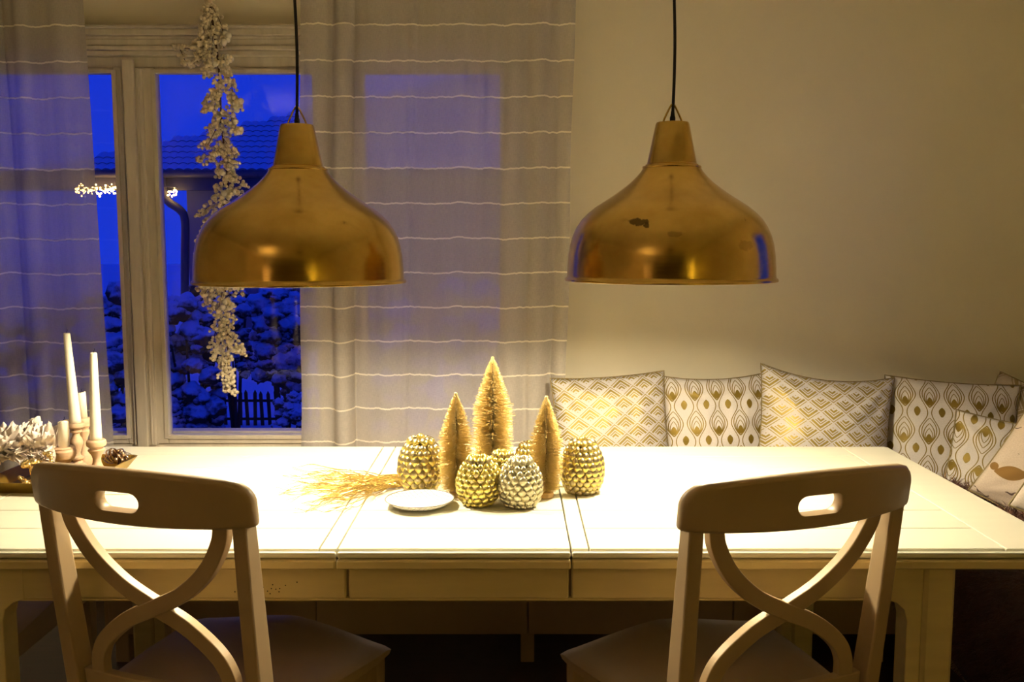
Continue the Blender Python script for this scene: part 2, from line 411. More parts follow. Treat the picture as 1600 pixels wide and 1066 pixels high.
# ================================================================== THE ROOM
XL, XR, YB, YF, ZC = -3.1, 1.95, -4.6, 3.42, 2.55
WX0, WX1, WZ0, WZ1 = -2.06, 0.06, 0.585, 2.015        # window opening
def struct(o): o['kind'] = 'structure'; return o
struct(boxo('floor', (XL-.3, XR+.3, YB-.3, YF+.3, -.1, 0), MAT['floor'], bevel=0))
struct(boxo('ceiling', (XL-.3, XR+.3, YB-.3, YF+.3, ZC, ZC+.1), MAT['ceiling'], bevel=0))
bm = bmesh.new()
box(bm, XL, WX0, YF, YF+.30, 0, ZC); box(bm, WX1, XR, YF, YF+.30, 0, ZC)
box(bm, WX0, WX1, YF, YF+.30, 0, WZ0); box(bm, WX0, WX1, YF, YF+.30, WZ1, ZC)
struct(from_bm('wall_back', bm, MAT['wall']))
struct(boxo('wall_left', (XL-.3, XL, YB, YF+.3, 0, ZC), MAT['wall'], bevel=0))
struct(boxo('wall_front', (XL, XR, YB-.3, YB, 0, ZC), MAT['wall_brown'], bevel=0))
RW = (2.30, 3.02, 1.02, 2.0)    # side window in the right wall (y0,y1,z0,z1)
bm = bmesh.new()
box(bm, XR, XR+.3, YB, RW[0], 0, ZC); box(bm, XR, XR+.3, RW[1], YF+.3, 0, ZC)
box(bm, XR, XR+.3, RW[0], RW[1], 0, RW[2]); box(bm, XR, XR+.3, RW[0], RW[1], RW[3], ZC)
struct(from_bm('wall_right', bm, MAT['wall']))

# --- main window
win = struct(boxo('window_1', (WX0, WX1, YF+.10, YF+.16, WZ0, WZ0+.05), MAT['frame']))   # outer bottom rail of the fixed frame
def wpart(name, b, bev=0.004, mat='frame'): return boxo(name, b, MAT[mat], win, bevel=bev)
wpart('frame', (WX0, WX0+.05, YF+.02, YF+.14, WZ0, WZ1)); wpart('frame', (WX1-.05, WX1, YF+.02, YF+.14, WZ0, WZ1))
wpart('frame', (WX0, WX1, YF+.015, YF+.14, 1.975, WZ1)); wpart('frame', (WX0, WX1, YF+.02, YF+.10, WZ0, .605))
GX = [(-1.965, -1.430), (-1.281, -.712), (-.533, -.040)]
GZ0, GZ1 = .635, 1.958
for (a, b) in GX:      # a sash round each pane: two stiles, two rails and a glazing bead stepping down to the glass
    w = 0.050
    for x0, x1, z0, z1 in ((a-w, a, GZ0-.03, GZ1+.02), (b, b+w, GZ0-.03, GZ1+.02), (a, b, GZ0-.03, GZ0), (a, b, GZ1, GZ1+.02)):
        s_ = wpart('sash', (x0, x1, YF+.010, YF+.06, z0, z1), .004)
    g = 0.012
    bm = bmesh.new()
    for x0, x1, z0, z1 in ((a-g, a+.004, GZ0-.01, GZ1+.01), (b-.004, b+g, GZ0-.01, GZ1+.01), (a, b, GZ0-.012, GZ0+.003), (a, b, GZ1-.003, GZ1+.012)):
        box(bm, x0, x1, YF+.002, YF+.03, z0, z1)
    from_bm('glazing_bead', bm, MAT['frame'], win, bevel=.002)
    bm = bmesh.new(); box(bm, a-.004, b+.004, YF+.036, YF+.040, GZ0-.004, GZ1+.004); from_bm('pane', bm, MAT['glass'], win)
# cover battens between the sashes, with a stepped moulding
for c in (-1.3625, -.622):
    wpart('mullion', (c-.040, c+.040, YF-.004, YF+.05, GZ0-.035, 1.972)); wpart('mullion_batten', (c-.022, c+.018, YF-.026, YF-.004, GZ0-.035, 2.000))
    wpart('mullion_bead', (c+.024, c+.031, YF-.012, YF-.004, GZ0-.03, 1.965), .003); wpart('mullion_bead', (c-.037, c-.030, YF-.012, YF-.004, GZ0-.03, 1.965), .003)
# architrave: stepped boards round the opening
def architrave():
    prof = [(0.0, .012), (.016, .026), (.030, .018), (.055, .018), (.066, .030), (.088, .030)]   # (outwards, projection)
    for k, (o0, pj) in enumerate(prof[:-1]):
        o1 = prof[k+1][0]
        bm = bmesh.new()
        box(bm, WX0-o1, WX1+o1, YF-pj, YF, WZ1+o0, WZ1+o1)
        box(bm, WX0-o1, WX0-o0, YF-pj, YF, WZ0-.02, WZ1+o0); box(bm, WX1+o0, WX1+o1, YF-pj, YF, WZ0-.02, WZ1+o0)
        from_bm('architrave', bm, MAT['frame'], win, bevel=.003)
    wpart('cornice', (WX0-.10, WX1+.10, YF-.045, YF, WZ1+.088, WZ1+.098))
architrave()
wpart('sill', (WX0-.08, WX1+.08, YF-.05, YF+.03, .560, .588), .006)
# --- side window, seen only in the brass
w2 = struct(boxo('window_2', (XR+.05, XR+.10, RW[0], RW[1], RW[2], RW[2]+.05), MAT['frame']))
boxo('frame', (XR+.05, XR+.10, RW[0], RW[1], RW[3]-.05, RW[3]), MAT['frame'], w2)
for y in (RW[0], RW[1]-.05): boxo('frame', (XR+.05, XR+.10, y, y+.05, RW[2], RW[3]), MAT['frame'], w2)
bm = bmesh.new(); box(bm, XR+.07, XR+.074, RW[0]+.05, RW[1]-.05, RW[2]+.05, RW[3]-.05); from_bm('pane', bm, MAT['glass'], w2)

# ================================================================== OUTSIDE
g = bmesh.new()
NX, NY = 60, 60
vs = []
for j in range(NY+1):
    y = 3.9 + (j/NY)**2.2*110
    for i in range(NX+1):
        x = (i/NX-.5)*(16 + (j/NY)**2*240) - 1
        z = -1.20 + .0*y + (noise.noise(Vector((x*.9, y*.9, 0)))*.10 + noise.noise(Vector((x*3, y*3, 4)))*.04)*(1 if y < 30 else .4)
        vs.append(g.verts.new((x, y, z)))
for j in range(NY):
    for i in range(NX): g.faces.new((vs[j*(NX+1)+i], vs[j*(NX+1)+i+1], vs[(j+1)*(NX+1)+i+1], vs[(j+1)*(NX+1)+i]))
tag(from_bm('snowy_ground', g, MAT['snow'], smooth=True), kind='structure')

# neighbour house
HY = 22.0
house = empty('neighbour_house', (-4, HY, -.3)); tag(house, 'neighbour house with snow-covered tiled hip roof, gutter and downpipe, seen through the window', 'house')
def hobj(name, bm, mat, **k):
    bmesh.ops.translate(bm, verts=bm.verts, vec=-house.location); return from_bm(name, bm, mat, house, **k)
EZ = 3.0; SL = .53; X_W = -7.75
bm = bmesh.new(); box(bm, X_W, 6, HY+.5, HY+7, -1.3, EZ-.05); hobj('wall', bm, MAT['housewall'])
bm = bmesh.new(); box(bm, -12.6, 6.5, HY+.05, HY+.28, EZ-.42, EZ-.09); hobj('eaves_beam', bm, MAT['gutter'])
bm = bmesh.new(); box(bm, -12.6, 6.5, HY-.02, HY+1.2, EZ-.10, EZ-.04); hobj('soffit', bm, MAT['housewall'])
bm = bmesh.new(); tube(bm, [(-12.7, HY-.12, EZ-.06), (6.5, HY-.12, EZ-.06)], .085, 10); hobj('gutter', bm, MAT['gutter'], smooth=True)
dp = [at(p[0], p[1], Y=HY-.1) for p in ((252, 272), (253, 292), (262, 314), (281, 328), (289, 345), (289, 400), (289, 470))]
bm = bmesh.new(); tube(bm, smooth_path(dp, 4), .095, 10); hobj('downpipe', bm, MAT['gutter'], smooth=True)
# window in the far wall
bm = bmesh.new(); box(bm, -6.2, -5.0, HY+.44, HY+.52, 1.0, 2.2); hobj('window', bm, MAT['gutter'])
TW_, TL = .21, .34
sl = atan(SL)
def tile_mesh(bm, x, t, n=5):
    """one curved pan tile: x across, t up the slope, proud at its lower edge"""
    y0, z0 = HY-.12 + t*cos(sl), EZ + t*sin(sl)
    a, b = [], []
    for k in range(n+1):
        s = k/n; h = .035*sin(pi*s) + .012
        for row, (tt, up) in ((a, (0, .034)), (b, (TL*1.08, .012))):
            hh = h + up
            row.append(bm.verts.new((x + TW_*s, y0 + tt*cos(sl) - hh*sin(sl), z0 + tt*sin(sl) + hh*cos(sl))))
    lo = [bm.verts.new((v.co.x, v.co.y + .03*sin(sl)+.004, v.co.z - .045)) for v in a]
    for k in range(n):
        bm.faces.new((a[k], a[k+1], b[k+1], b[k])); bm.faces.new((lo[k], lo[k+1], a[k+1], a[k]))
tb = bmesh.new(); tile_mesh(tb, 0, 0)
bmesh.ops.translate(tb, verts=tb.verts, vec=(0, -(HY-.12), -EZ)); tme = bpy.data.meshes.new('roof_tile'); tb.to_mesh(tme); tb.free(); tme.materials.append(MAT['tile'])
rest = bmesh.new(); cnt = 0
for r_ in range(22):
    t = r_*TL
    for c_ in range(90):
        x = -12.2 + c_*TW_
        if t*cos(sl) > .60*(x + 10.8) + .12: continue
        if x > 3.5: continue
        if cnt < 290 and r_ < 12 and -9.4 < x < -5.2:
            o = bpy.data.objects.new('roof_tile', tme); o.location = Vector((x, HY-.12 + t*cos(sl), EZ + t*sin(sl))) - house.location; link(o, house); cnt += 1
        else: tile_mesh(rest, x, t, 4)
ro = hobj('roof_tiling', rest, MAT['tile']); ro['kind'] = 'stuff'
bm = bmesh.new()   # roof board under the tiles
v = [bm.verts.new(p) for p in ((-10.9, HY-.1, EZ-.02), (6.4, HY-.1, EZ-.02), (6.4, HY+7, EZ+7*SL-.05), (.9, HY+7, EZ+7*SL-.05))]
v2 = [bm.verts.new(p.co - Vector((0, 0, .12))) for p in v]
bm.faces.new(v); bm.faces.new(v2[::-1])
for i in range(4): bm.faces.new((v[i], v2[i], v2[(i+1) % 4], v[(i+1) % 4]))
hobj('roof', bm, MAT['gutter'])
# fairy lights under the porch eaves
fl = empty('fairy_lights', at(200, 297, Y=HY-.1)); tag(fl, 'cluster of lit warm fairy lights under the eaves of the neighbour house', 'lights')
bm = bmesh.new(); tube(bm, [at(p[0], p[1], Y=HY-.2)-fl.location for p in ((70, 293), (120, 292), (200, 290), (250, 291), (278, 293))], .012, 5); from_bm('cable', bm, MAT['gutter'], fl)
sp0 = None
for k in range(150):
    px = random.uniform(118, 192) if random.random() < .68 else random.choice((random.uniform(240, 252), random.uniform(262, 276)))
    py = 297 + random.gauss(0, 3.6) + (4 if px > 240 else 0)
    p = at(px, py, Y=HY-.2 + random.uniform(-.1, .1)) - fl.location
    if sp0 is None:
        s_ = Soup(); s_.blob((0, 0, 0), .017, 1); sp0 = s_.build('bulb', MAT['fairy'], fl); sp0.location = p
    else:
        o = share(sp0, 'bulb', fl, p); q = random.uniform(.7, 1.5); o.scale = (q, q, q)

def bush(px, ybase, Y, w, h, seed, label, n=70, r=.13, zmin=.10):
    rnd = random.Random(seed); base = at(px, ybase, Y=Y); base.z = -1.22
    b = empty('snowy_bush', base); tag(b, label, 'bush')
    s = Soup()
    for k in range(n):
        a = rnd.uniform(0, 2*pi); q = rnd.random()**.4; zz = rnd.uniform(zmin, 1)
        rad = w/2*q*sqrt(max(0.05, 1-(zz-.45)**2*2.2))
        c = Vector((cos(a)*rad, sin(a)*rad*.7, h*zz + .12*sin(k*1.7))); rr = r*rnd.uniform(.5, 1.3)
        V, F = ico(3)
        off = Vector((k*3.1, seed, 0))
        s.add([c + Vector((p.x*rr*1.1, p.y*rr, p.z*rr*.95))*(1 + .35*noise.noise(p*2.2 + off) + .30*noise.noise(p*5.5 + off)) for p in V], F)
    f = s.build('foliage', MAT['snowy'], b, True); f['kind'] = 'stuff'
    bm = bmesh.new()
    for k in range(9):
        a = rnd.uniform(0, 2*pi); e = Vector((cos(a)*w*.32, sin(a)*w*.22, h*rnd.uniform(.5, .9)))
        tube(bm, [(cos(a)*.04, sin(a)*.04, 0), e*.5 + Vector((0, 0, .05)), e], [.025, .018, .008], 6)
    from_bm('stems', bm, MAT['darkwood'], b)
    return b
bush(300, 640, 10.5, .80, 2.00, 1, 'tall snowy bush just right of the left window post', 120, .105)
bush(368, 640, 12.6, .62, 1.90, 2, 'dark slender snowy shrub behind the berry garland', 60, .08, .45)
bush(444, 640, 11.6, .66, 2.10, 3, 'tall snow-laden bush beside the curtain edge', 130, .115, .42)
bush(449, 640, 10.2, .36, .80, 4, 'small snowy shrub in front of the picket fence', 60, .055)
bush(178, 640, 10.0, .72, 2.00, 5, 'snowy bush seen between left curtain and window post', 110, .11)
bush(70, 640, 10.4, 1.15, 1.80, 6, 'wide snowy bush behind the left sheer curtain', 90, .14)
bush(585, 640, 11.0, 1.40, 1.80, 7, 'wide snowy bush behind the left part of the right curtain', 100, .14)
bush(742, 640, 10.8, .90, 1.95, 8, 'snowy bush behind the right part of the right curtain', 90, .14)
# picket fence
FY = 13.0
fen = empty('picket_fence', (at(420, 600, Y=FY).x, FY, -1.22)); tag(fen, 'dark wooden picket fence standing in snow behind the bushes', 'fence')
pk = None
for k in range(40):
    x = (k-18)*.104
    if pk is None:
        bm = bmesh.new(); box(bm, -.023, .023, 0, .018, 0, .46)
        t_ = bm.verts.new((0, 0, .51)); t2 = bm.verts.new((0, .018, .51))
        tv = [v for v in bm.verts if abs(v.co.z-.46) < 1e-4]; f_ = [v for v in tv if v.co.y < .001]; k_ = [v for v in tv if v.co.y > .001]
        bm.faces.new((f_[0], f_[1], t_)); bm.faces.new((k_[0], k_[1], t2))
        pk = from_bm('picket', bm, MAT['darkwood'], fen); pk.location = (x, 0, 0)
    else: share(pk, 'picket', fen, (x, 0, random.uniform(-.03, .03)), (0, random.uniform(-.04, .04), 0))
for z in (.08, .34): boxo('rail', (-18*.104-.05, 22*.104, .019, .045, z, z+.035), MAT['darkwood'], fen)

# ================================================================== CURTAINS
rod = empty('curtain_rod', ((WX0+WX1)/2, 3.31, 2.40)); tag(rod, 'slim white curtain rod above the window', 'curtain rod')
bm = bmesh.new(); tube(bm, [(-1.62, 0, 0), (1.32, 0, 0)], .012, 10); from_bm('pole', bm, MAT['frame'], rod, smooth=True)
for x in (-1.45, 0, 1.15): boxo('bracket', (x-.01, x+.01, 0, .11, -.01, .01), MAT['frame'], rod)
def curtain(name, x0t, x1t, x0b, x1b, folds, mat, label, seed, ztop=2.40, zbot=.50):
    nx, nz = 220, 60; me = bpy.data.meshes.new(name); V = []; F = []; UV = []
    rnd = random.Random(seed)
    for j in range(nz+1):
        tz = j/nz; z = ztop + (zbot-ztop)*tz
        for i in range(nx+1):
            s = i/nx
            x = (x0t + (x1t-x0t)*s)*(1-tz) + (x0b + (x1b-x0b)*s)*tz
            d = 0; dx = 0
            for (c, w, a) in folds:
                cc = c + .012*sin(tz*3 + c*20)
                e = exp(-((s-cc)/w)**2)
                d += a*e*(.75 + .25*tz); dx += a*.55*((s-cc)/w)*e
            d += .006*noise.noise(Vector((s*14, tz*1.2, seed))) + .002*noise.noise(Vector((s*50, tz*2, seed)))
            edge = .012*noise.noise(Vector((tz*4, seed, s > .5)))*(abs(s-.5)*2)**6
            V.append((x + dx + edge, 3.31 - d + .01*tz, z)); UV.append((s*abs(x1t-x0t)*1.3, z))
    for j in range(nz):
        for i in range(nx): a = j*(nx+1)+i; F.append((a, a+nx+1, a+nx+2, a+1))
    me.from_pydata(V, [], F); uv = me.uv_layers.new(name='UVMap')
    for l in me.loops: uv.data[l.index].uv = UV[l.vertex_index]
    o = obj(name, me, mat, None, True); tag(o, label, 'curtain'); return o
curtain('sheer_curtain', -.722, .222, -.762, .178, [(.04, .03, .02), (.165, .022, .045), (.20, .03, -.02), (.30, .05, .012), (.40, .012, .008), (.415, .03, -.01), (.56, .06, .012), (.70, .03, .010), (.80, .03, .018), (.88, .025, .025), (.94, .02, -.015), (.985, .02, .02)], MAT['sheer'],
        'wide sheer grey curtain with wavy white threads, between the two brass lamps', 3)
curtain('sheer_curtain', -2.35, -1.475, -2.33, -1.44, [(.08, .03, .03), (.20, .03, -.02), (.33, .04, .03), (.45, .03, -.02), (.58, .03, .035), (.66, .02, -.02), (.74, .02, .02), (.90, .05, .012)], MAT['sheer_left'],
        'narrower sheer curtain with wavy white threads at the left edge, behind the candles', 8)

# ================================================================== BENCHES
def bench_back():
    b = empty('corner_bench', (0.0, 3.10, 0)); tag(b, 'white panelled bench along the back wall, behind the table, under the cushions', 'bench')
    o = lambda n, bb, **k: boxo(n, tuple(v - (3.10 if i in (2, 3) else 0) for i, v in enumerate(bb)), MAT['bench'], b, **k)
    o('seat', (-1.30, 1.24, 2.83, 3.37, .44, .47), bevel=.006)
    xs = [-1.28, -.62, .02+.03, .70, 1.24]
    for a, c in zip(xs, xs[1:]): o('panel', (a+.002, c-.002, 2.85, 2.872, .115, .44), bevel=.003)
    o('side_panel', (-1.30, -1.278, 2.872, 3.36, .115, .44))
    for x in (-1.26, .05, 1.18): o('leg', (x-.022, x+.022, 2.90, 2.945, 0, .44))
    for x in (-1.26, .05, 1.18): o('leg', (x-.022, x+.022, 3.30, 3.345, 0, .44))
bench_back()
def bench_side():
    b = empty('corner_bench', (1.60, 2.3, 0)); tag(b, 'bench along the right side of the table, under the brown fur throw', 'bench')
    o = lambda n, bb, **k: boxo(n, (bb[0]-1.6, bb[1]-1.6, bb[2]-2.3, bb[3]-2.3, bb[4], bb[5]), MAT['bench'], b, **k)
    o('seat', (1.26, 1.93, 1.20, 3.38, .44, .47), bevel=.006)
    for a, c in ((1.22, 1.92), (1.92, 2.62), (2.62, 3.36)): o('panel', (1.28, 1.302, a+.002, c-.002, .115, .44), bevel=.003)
    for y in (1.26, 2.3, 3.3): o('leg', (1.31, 1.35, y-.02, y+.02, 0, .44)); o('leg', (1.86, 1.90, y-.02, y+.02, 0, .44))
bench_side()

# ================================================================== TABLE
TZ = .75; TY0, TY1 = 1.775, 2.735; TX0, TX1 = -1.35, 1.12
T = empty('dining_table', ((TX0+TX1)/2, (TY0+TY1)/2, 0)); tag(T, 'long cream plank-top extending dining table in the middle of the room', 'table')
TO = T.location.copy()
def tb_(name, b, mat='table', bevel=.0008, seg=1):
    return boxo(name, (b[0]-TO.x, b[1]-TO.x, b[2]-TO.y, b[3]-TO.y, b[4], b[5]), MAT[mat], T, bevel=bevel, seg=seg)
G = .0018
PY = [1.790, 1.925, 2.060, 2.192, 2.328, 2.463, 2.598, 2.722]
LX0, LX1 = -.345, .1165           # the extension leaf
IN = .036; END = .145
def planks(x0, x1):
    for a, c in zip(PY, PY[1:]): tb_('plank', (x0+G, x1-G, a+G, c-G, TZ-.018, TZ + random.uniform(-.0003, .0003)))
planks(TX0+END, LX0-IN); planks(LX0, LX1); planks(LX1+IN, TX1-END)
for x0, x1 in ((TX0+.014, TX0+END), (LX0-IN, LX0), (LX1, LX1+IN), (TX1-END, TX1-.014)): tb_('end_board', (x0+G, x1-G, PY[0]+G, PY[-1]-G, TZ-.018, TZ))
# base board under the planks, dark in the joints; edge mouldings in three lengths
for x0, x1 in ((TX0+.012, LX0-.001), (LX0+.001, LX1-.001), (LX1+.001, TX1-.012)):
    tb_('under_board', (x0, x1, TY0+.012, TY1-.012, TZ-.034, TZ-.0185), 'groove', 0)
    for y0, y1, yy0, yy1 in ((TY0+.003, PY[0]-.001, TY0-.004, TY0+.02), (PY[-1]+.001, TY1-.003, TY1-.02, TY1+.004)):
        a0 = TX0 if x0 < -1 else x0; a1 = TX1 if x1 > 1 else x1
        tb_('edge_bead', (a0, a1, y0, y1, TZ-.016, TZ-.0035), 'table', .005, 4)
        tb_('edge_moulding', (a0, a1, yy0, yy1, TZ-.036, TZ-.0175), 'tableframe', .003)
for x0, x1, a, c in ((TX0+.001, TX0+.013, TX0-.004, TX0+.02), (TX1-.013, TX1-.001, TX1-.02, TX1+.004)):
    tb_('edge_bead', (x0, x1, TY0+.003, TY1-.003, TZ-.016, TZ-.0035), 'table', .005, 4)
    tb_('edge_moulding', (a, c, TY0-.004, TY1+.004, TZ-.036, TZ-.0175), 'tableframe', .003)
# apron
AZ0, AZ1 = .640, TZ-.036
for y0, y1 in ((TY0+.035, TY0+.055), (TY1-.055, TY1-.035)):
    for x0, x1 in ((TX0+.29, LX0+.012), (LX0+.018, LX1-.003), (LX1+.003, TX1-.29)): tb_('apron', (x0, x1, y0, y1, AZ0, AZ1), 'tableframe', .003)
    tb_('apron_lip', (TX0+.29, TX1-.29, y0+.003, y1-.003, AZ0-.006, AZ0), 'tableframe', .002)
for x0 in (TX0+.26, TX1-.28): tb_('apron', (x0, x0+.02, TY0+.09, TY1-.09, AZ0, AZ1), 'tableframe', .003)
for sx in (-1, 1):
    xo = TX0+.235 if sx < 0 else TX1-.235        # outer face of leg
    for (y0, y1) in ((TY0+.025, TY0+.095), (TY1-.095, TY1-.025)):
        x0, x1 = (xo, xo+.062) if sx < 0 else (xo-.062, xo)
        leg = tb_('leg', (x0, x1, y0, y1, 0, TZ-.036), 'tableframe', .007, 1)
        # inner upright with its curved bracket
        yi0, yi1 = y0+.008, y1-.008
        bm = bmesh.new(); s_ = 1 if sx < 0 else -1; xi = x1 if sx < 0 else x0
        out = [(0, 0), (.030, 0), (.030, AZ0-.045), (.036, AZ0-.022), (.052, AZ0-.008), (.075, AZ0), (.075, AZ1), (0, AZ1)]
        fa = [bm.verts.new((xi + s_*u - TO.x, yi0 - TO.y, z)) for u, z in out]; fb = [bm.verts.new((xi + s_*u - TO.x, yi1 - TO.y, z)) for u, z in out]
        bm.faces.new(fa); bm.faces.new(fb[::-1])
        for i in range(len(out)): j = (i+1) % len(out); bm.faces.new((fa[i], fb[i], fb[j], fa[j]))
        from_bm('bracket', bm, MAT['tableframe'], T, bevel=.002)

bm = bmesh.new()      # worm holes in the front apron
for px, py in ((411, 918), (418, 924), (424, 920), (431, 921), (436, 925), (437, 920), (422, 928), (446, 915), (464, 910), (367, 925), (426, 914), (405, 923)):
    p = at(px, py, Y=TY0+.0348) - TO; tube(bm, [p, p + Vector((0, .0006, 0))], .0014, 8)
tag(from_bm('worm_holes', bm, MAT['black'], T), kind='stuff')

# ================================================================== CHAIRS
def sweep_rect(bm, path, w, t, v0):
    """flat bar: path in (u,z), width w in that plane, thickness t along v about v0(i)"""
    P = [Vector((p[0], p[1])) for p in path]; rings = []
    for i, p in enumerate(P):
        d = (P[min(i+1, len(P)-1)] - P[max(i-1, 0)]).normalized(); n = Vector((-d.y, d.x))*w/2
        vv = v0(p.y)
        rings.append([bm.verts.new((q.x, vv+s, q.y)) for q, s in ((p+n, -t/2), (p-n, -t/2), (p-n, t/2), (p+n, t/2))])
    for a, b in zip(rings, rings[1:]):
        for k in range(4): bm.faces.new((a[k], a[(k+1) % 4], b[(k+1) % 4], b[k]))
    bm.faces.new(rings[0]); bm.faces.new(rings[-1][::-1])
LEAN = .13     # backwards lean of the back, per metre of height above the seat
def vback(z): return -LEAN*(z-.455) + .055 if z > .455 else .055 - (.455-z)*.09
HW = .243
def rail_mesh():
    N = 96; bm = bmesh.new(); t = .026; ev = .008
    zc = .902
    def outer(a):
        # superellipse-like plate outline: straight ends with rounded corners, arched top, gently bowed bottom
        c, s = cos(a), sin(a); k = 1/max(abs(c)/HW, abs(s)/.042); u, z = c*k, s*k
        rr = .036 if s > 0 else .013
        cu, cz = HW-rr, .042-rr
        if abs(u) > cu and abs(z) > cz:
            du, dz = abs(u)-cu, abs(z)-cz; q = max(du, dz); l = sqrt(du*du+dz*dz)
            r2 = rr*(q/rr)
            if l > 1e-9: du, dz = du/l*q, dz/l*q
            if z < 0: rb = .012  # the lower corners are tighter
            u = (cu+du)*(1 if u > 0 else -1); z = (cz+dz)*(1 if z > 0 else -1)
        if z > 0: z += .019*(1-(u/HW)**2) - .002
        else: z += -.003*(1-(u/HW)**2)
        return u, z
    # parametrise the angles so that there are enough points along the long sides
    angs = []
    for k in range(N):
        f = k/N*4; q = int(f); s = f-q
        corner = atan(.042/HW)
        seq = [(-corner, corner), (corner, pi-corner), (pi-corner, pi+corner), (pi+corner, 2*pi-corner)]
        a0, a1 = seq[q]
        if q in (1, 3):
            u0 = HW*(1-2*s)*(1 if q == 1 else -1); a = math.atan2(.042*(1 if q == 1 else -1), u0)
        else:
            z0 = .042*(2*s-1)*(1 if q == 0 else -1); a = math.atan2(z0, HW*(1 if q == 0 else -1))
        angs.append(a)
    def hole(k, a):
        u, z = outer(a); hw, hh = .045, .0180
        # stadium
        ang = a; cu = hw-hh; c, s = cos(ang), sin(ang)
        f = k/N*4; q = int(f); s_ = f-q
        if q in (1, 3):
            sg = 1 if q == 1 else -1; return cu*(1-2*s_)*sg, hh*sg
        sg = 1 if q == 0 else -1; th = (s_-.5)*pi
        return sg*(cu + hh*cos(th)), sg*hh*sin(th)
    def bow(u): return -.050*(1-(u/HW)**2)
    def ring(fn, v): 
        out = []
        for k, a in enumerate(angs):
            u, z = fn(k, a); out.append(bm.verts.new((u, bow(u) + v + vback(zc+z), zc+z)))
        return out
    def mixr(f, inset=0.0):
        def g_(k, a):
            hu, hz = hole(k, a); u, z = outer(a); q = f
            uu, zz = hu + (u-hu)*q, hz + (z-hz)*q
            if inset:
                l = sqrt(u*u+z*z); n = Vector((0, 0))
                uu = u - inset*(1 if u > 0 else -1)*min(1, max(0, (abs(u)-HW+.04)/.04)); zz = z - inset*(1 if z > 0 else -1)*min(1, abs(z)/.03)
            return uu, zz
        return g_
    seq = [ring(mixr(0), -t/2+.003), ring(mixr(.015), -t/2)]
    for f in (.12, .3, .55, .8): seq.append(ring(mixr(f), -t/2))
    seq += [ring(mixr(1, ev), -t/2), ring(mixr(1, ev*.35), -t/2+ev*.35), ring(mixr(1), -t/2+ev), ring(mixr(1), t/2-ev), ring(mixr(1, ev*.35), t/2-ev*.35), ring(mixr(1, ev), t/2)]
    for f in (.8, .55, .3, .12): seq.append(ring(mixr(f), t/2))
    seq += [ring(mixr(.015), t/2), ring(mixr(0), t/2-.003)]
    for a, b in zip(seq, seq[1:]+seq[:1]):
        for k in range(N): bm.faces.new((a[k], a[(k+1) % N], b[(k+1) % N], b[k]))
    return bm
def seat_mesh():
    bm = bmesh.new(); nu, nv = 28, 24; th = .030; top = []; bot = []
    for j in range(nv+1):
        s = j/nv; v = .020 + s*.455; hw = .205 + .052*min(1, s*1.15)
        row, rowb = [], []
        for i in range(nu+1):
            q = i/nu*2-1; vv = v + (.020*(1-q*q) if s > .5 else 0)*(s-.5)*2
            z = .462 - .014*(1-q*q)**1.2*sin(pi*min(1, s*1.0+.0))**.8 + .010*(1-abs(q))*s**3*(1.6) - .006*max(0, (s-.93)/.07)**2 - .004*max(0, (abs(q)-.93)/.07)**2
            if s > .55: z += .010*(cos(q*pi*1.0)-.2)*(s-.55)/.45*.8
            row.append(bm.verts.new((hw*q, vv, z))); rowb.append(bm.verts.new((hw*q*.985, vv-.002, .462-th)))
        top.append(row); bot.append(rowb)
    for j in range(nv):
        for i in range(nu):
            bm.faces.new((top[j][i], top[j][i+1], top[j+1][i+1], top[j+1][i])); bm.faces.new((bot[j][i], bot[j+1][i], bot[j+1][i+1], bot[j][i+1]))
    for j in range(nv):
        bm.faces.new((top[j][0], top[j+1][0], bot[j+1][0], bot[j][0])); bm.faces.new((top[j][nu], bot[j][nu], bot[j+1][nu], top[j+1][nu]))
    for i in range(nu):
        bm.faces.new((top[0][i], bot[0][i], bot[0][i+1], top[0][i+1])); bm.faces.new((top[nv][i], top[nv][i+1], bot[nv][i+1], bot[nv][i]))
    return bm
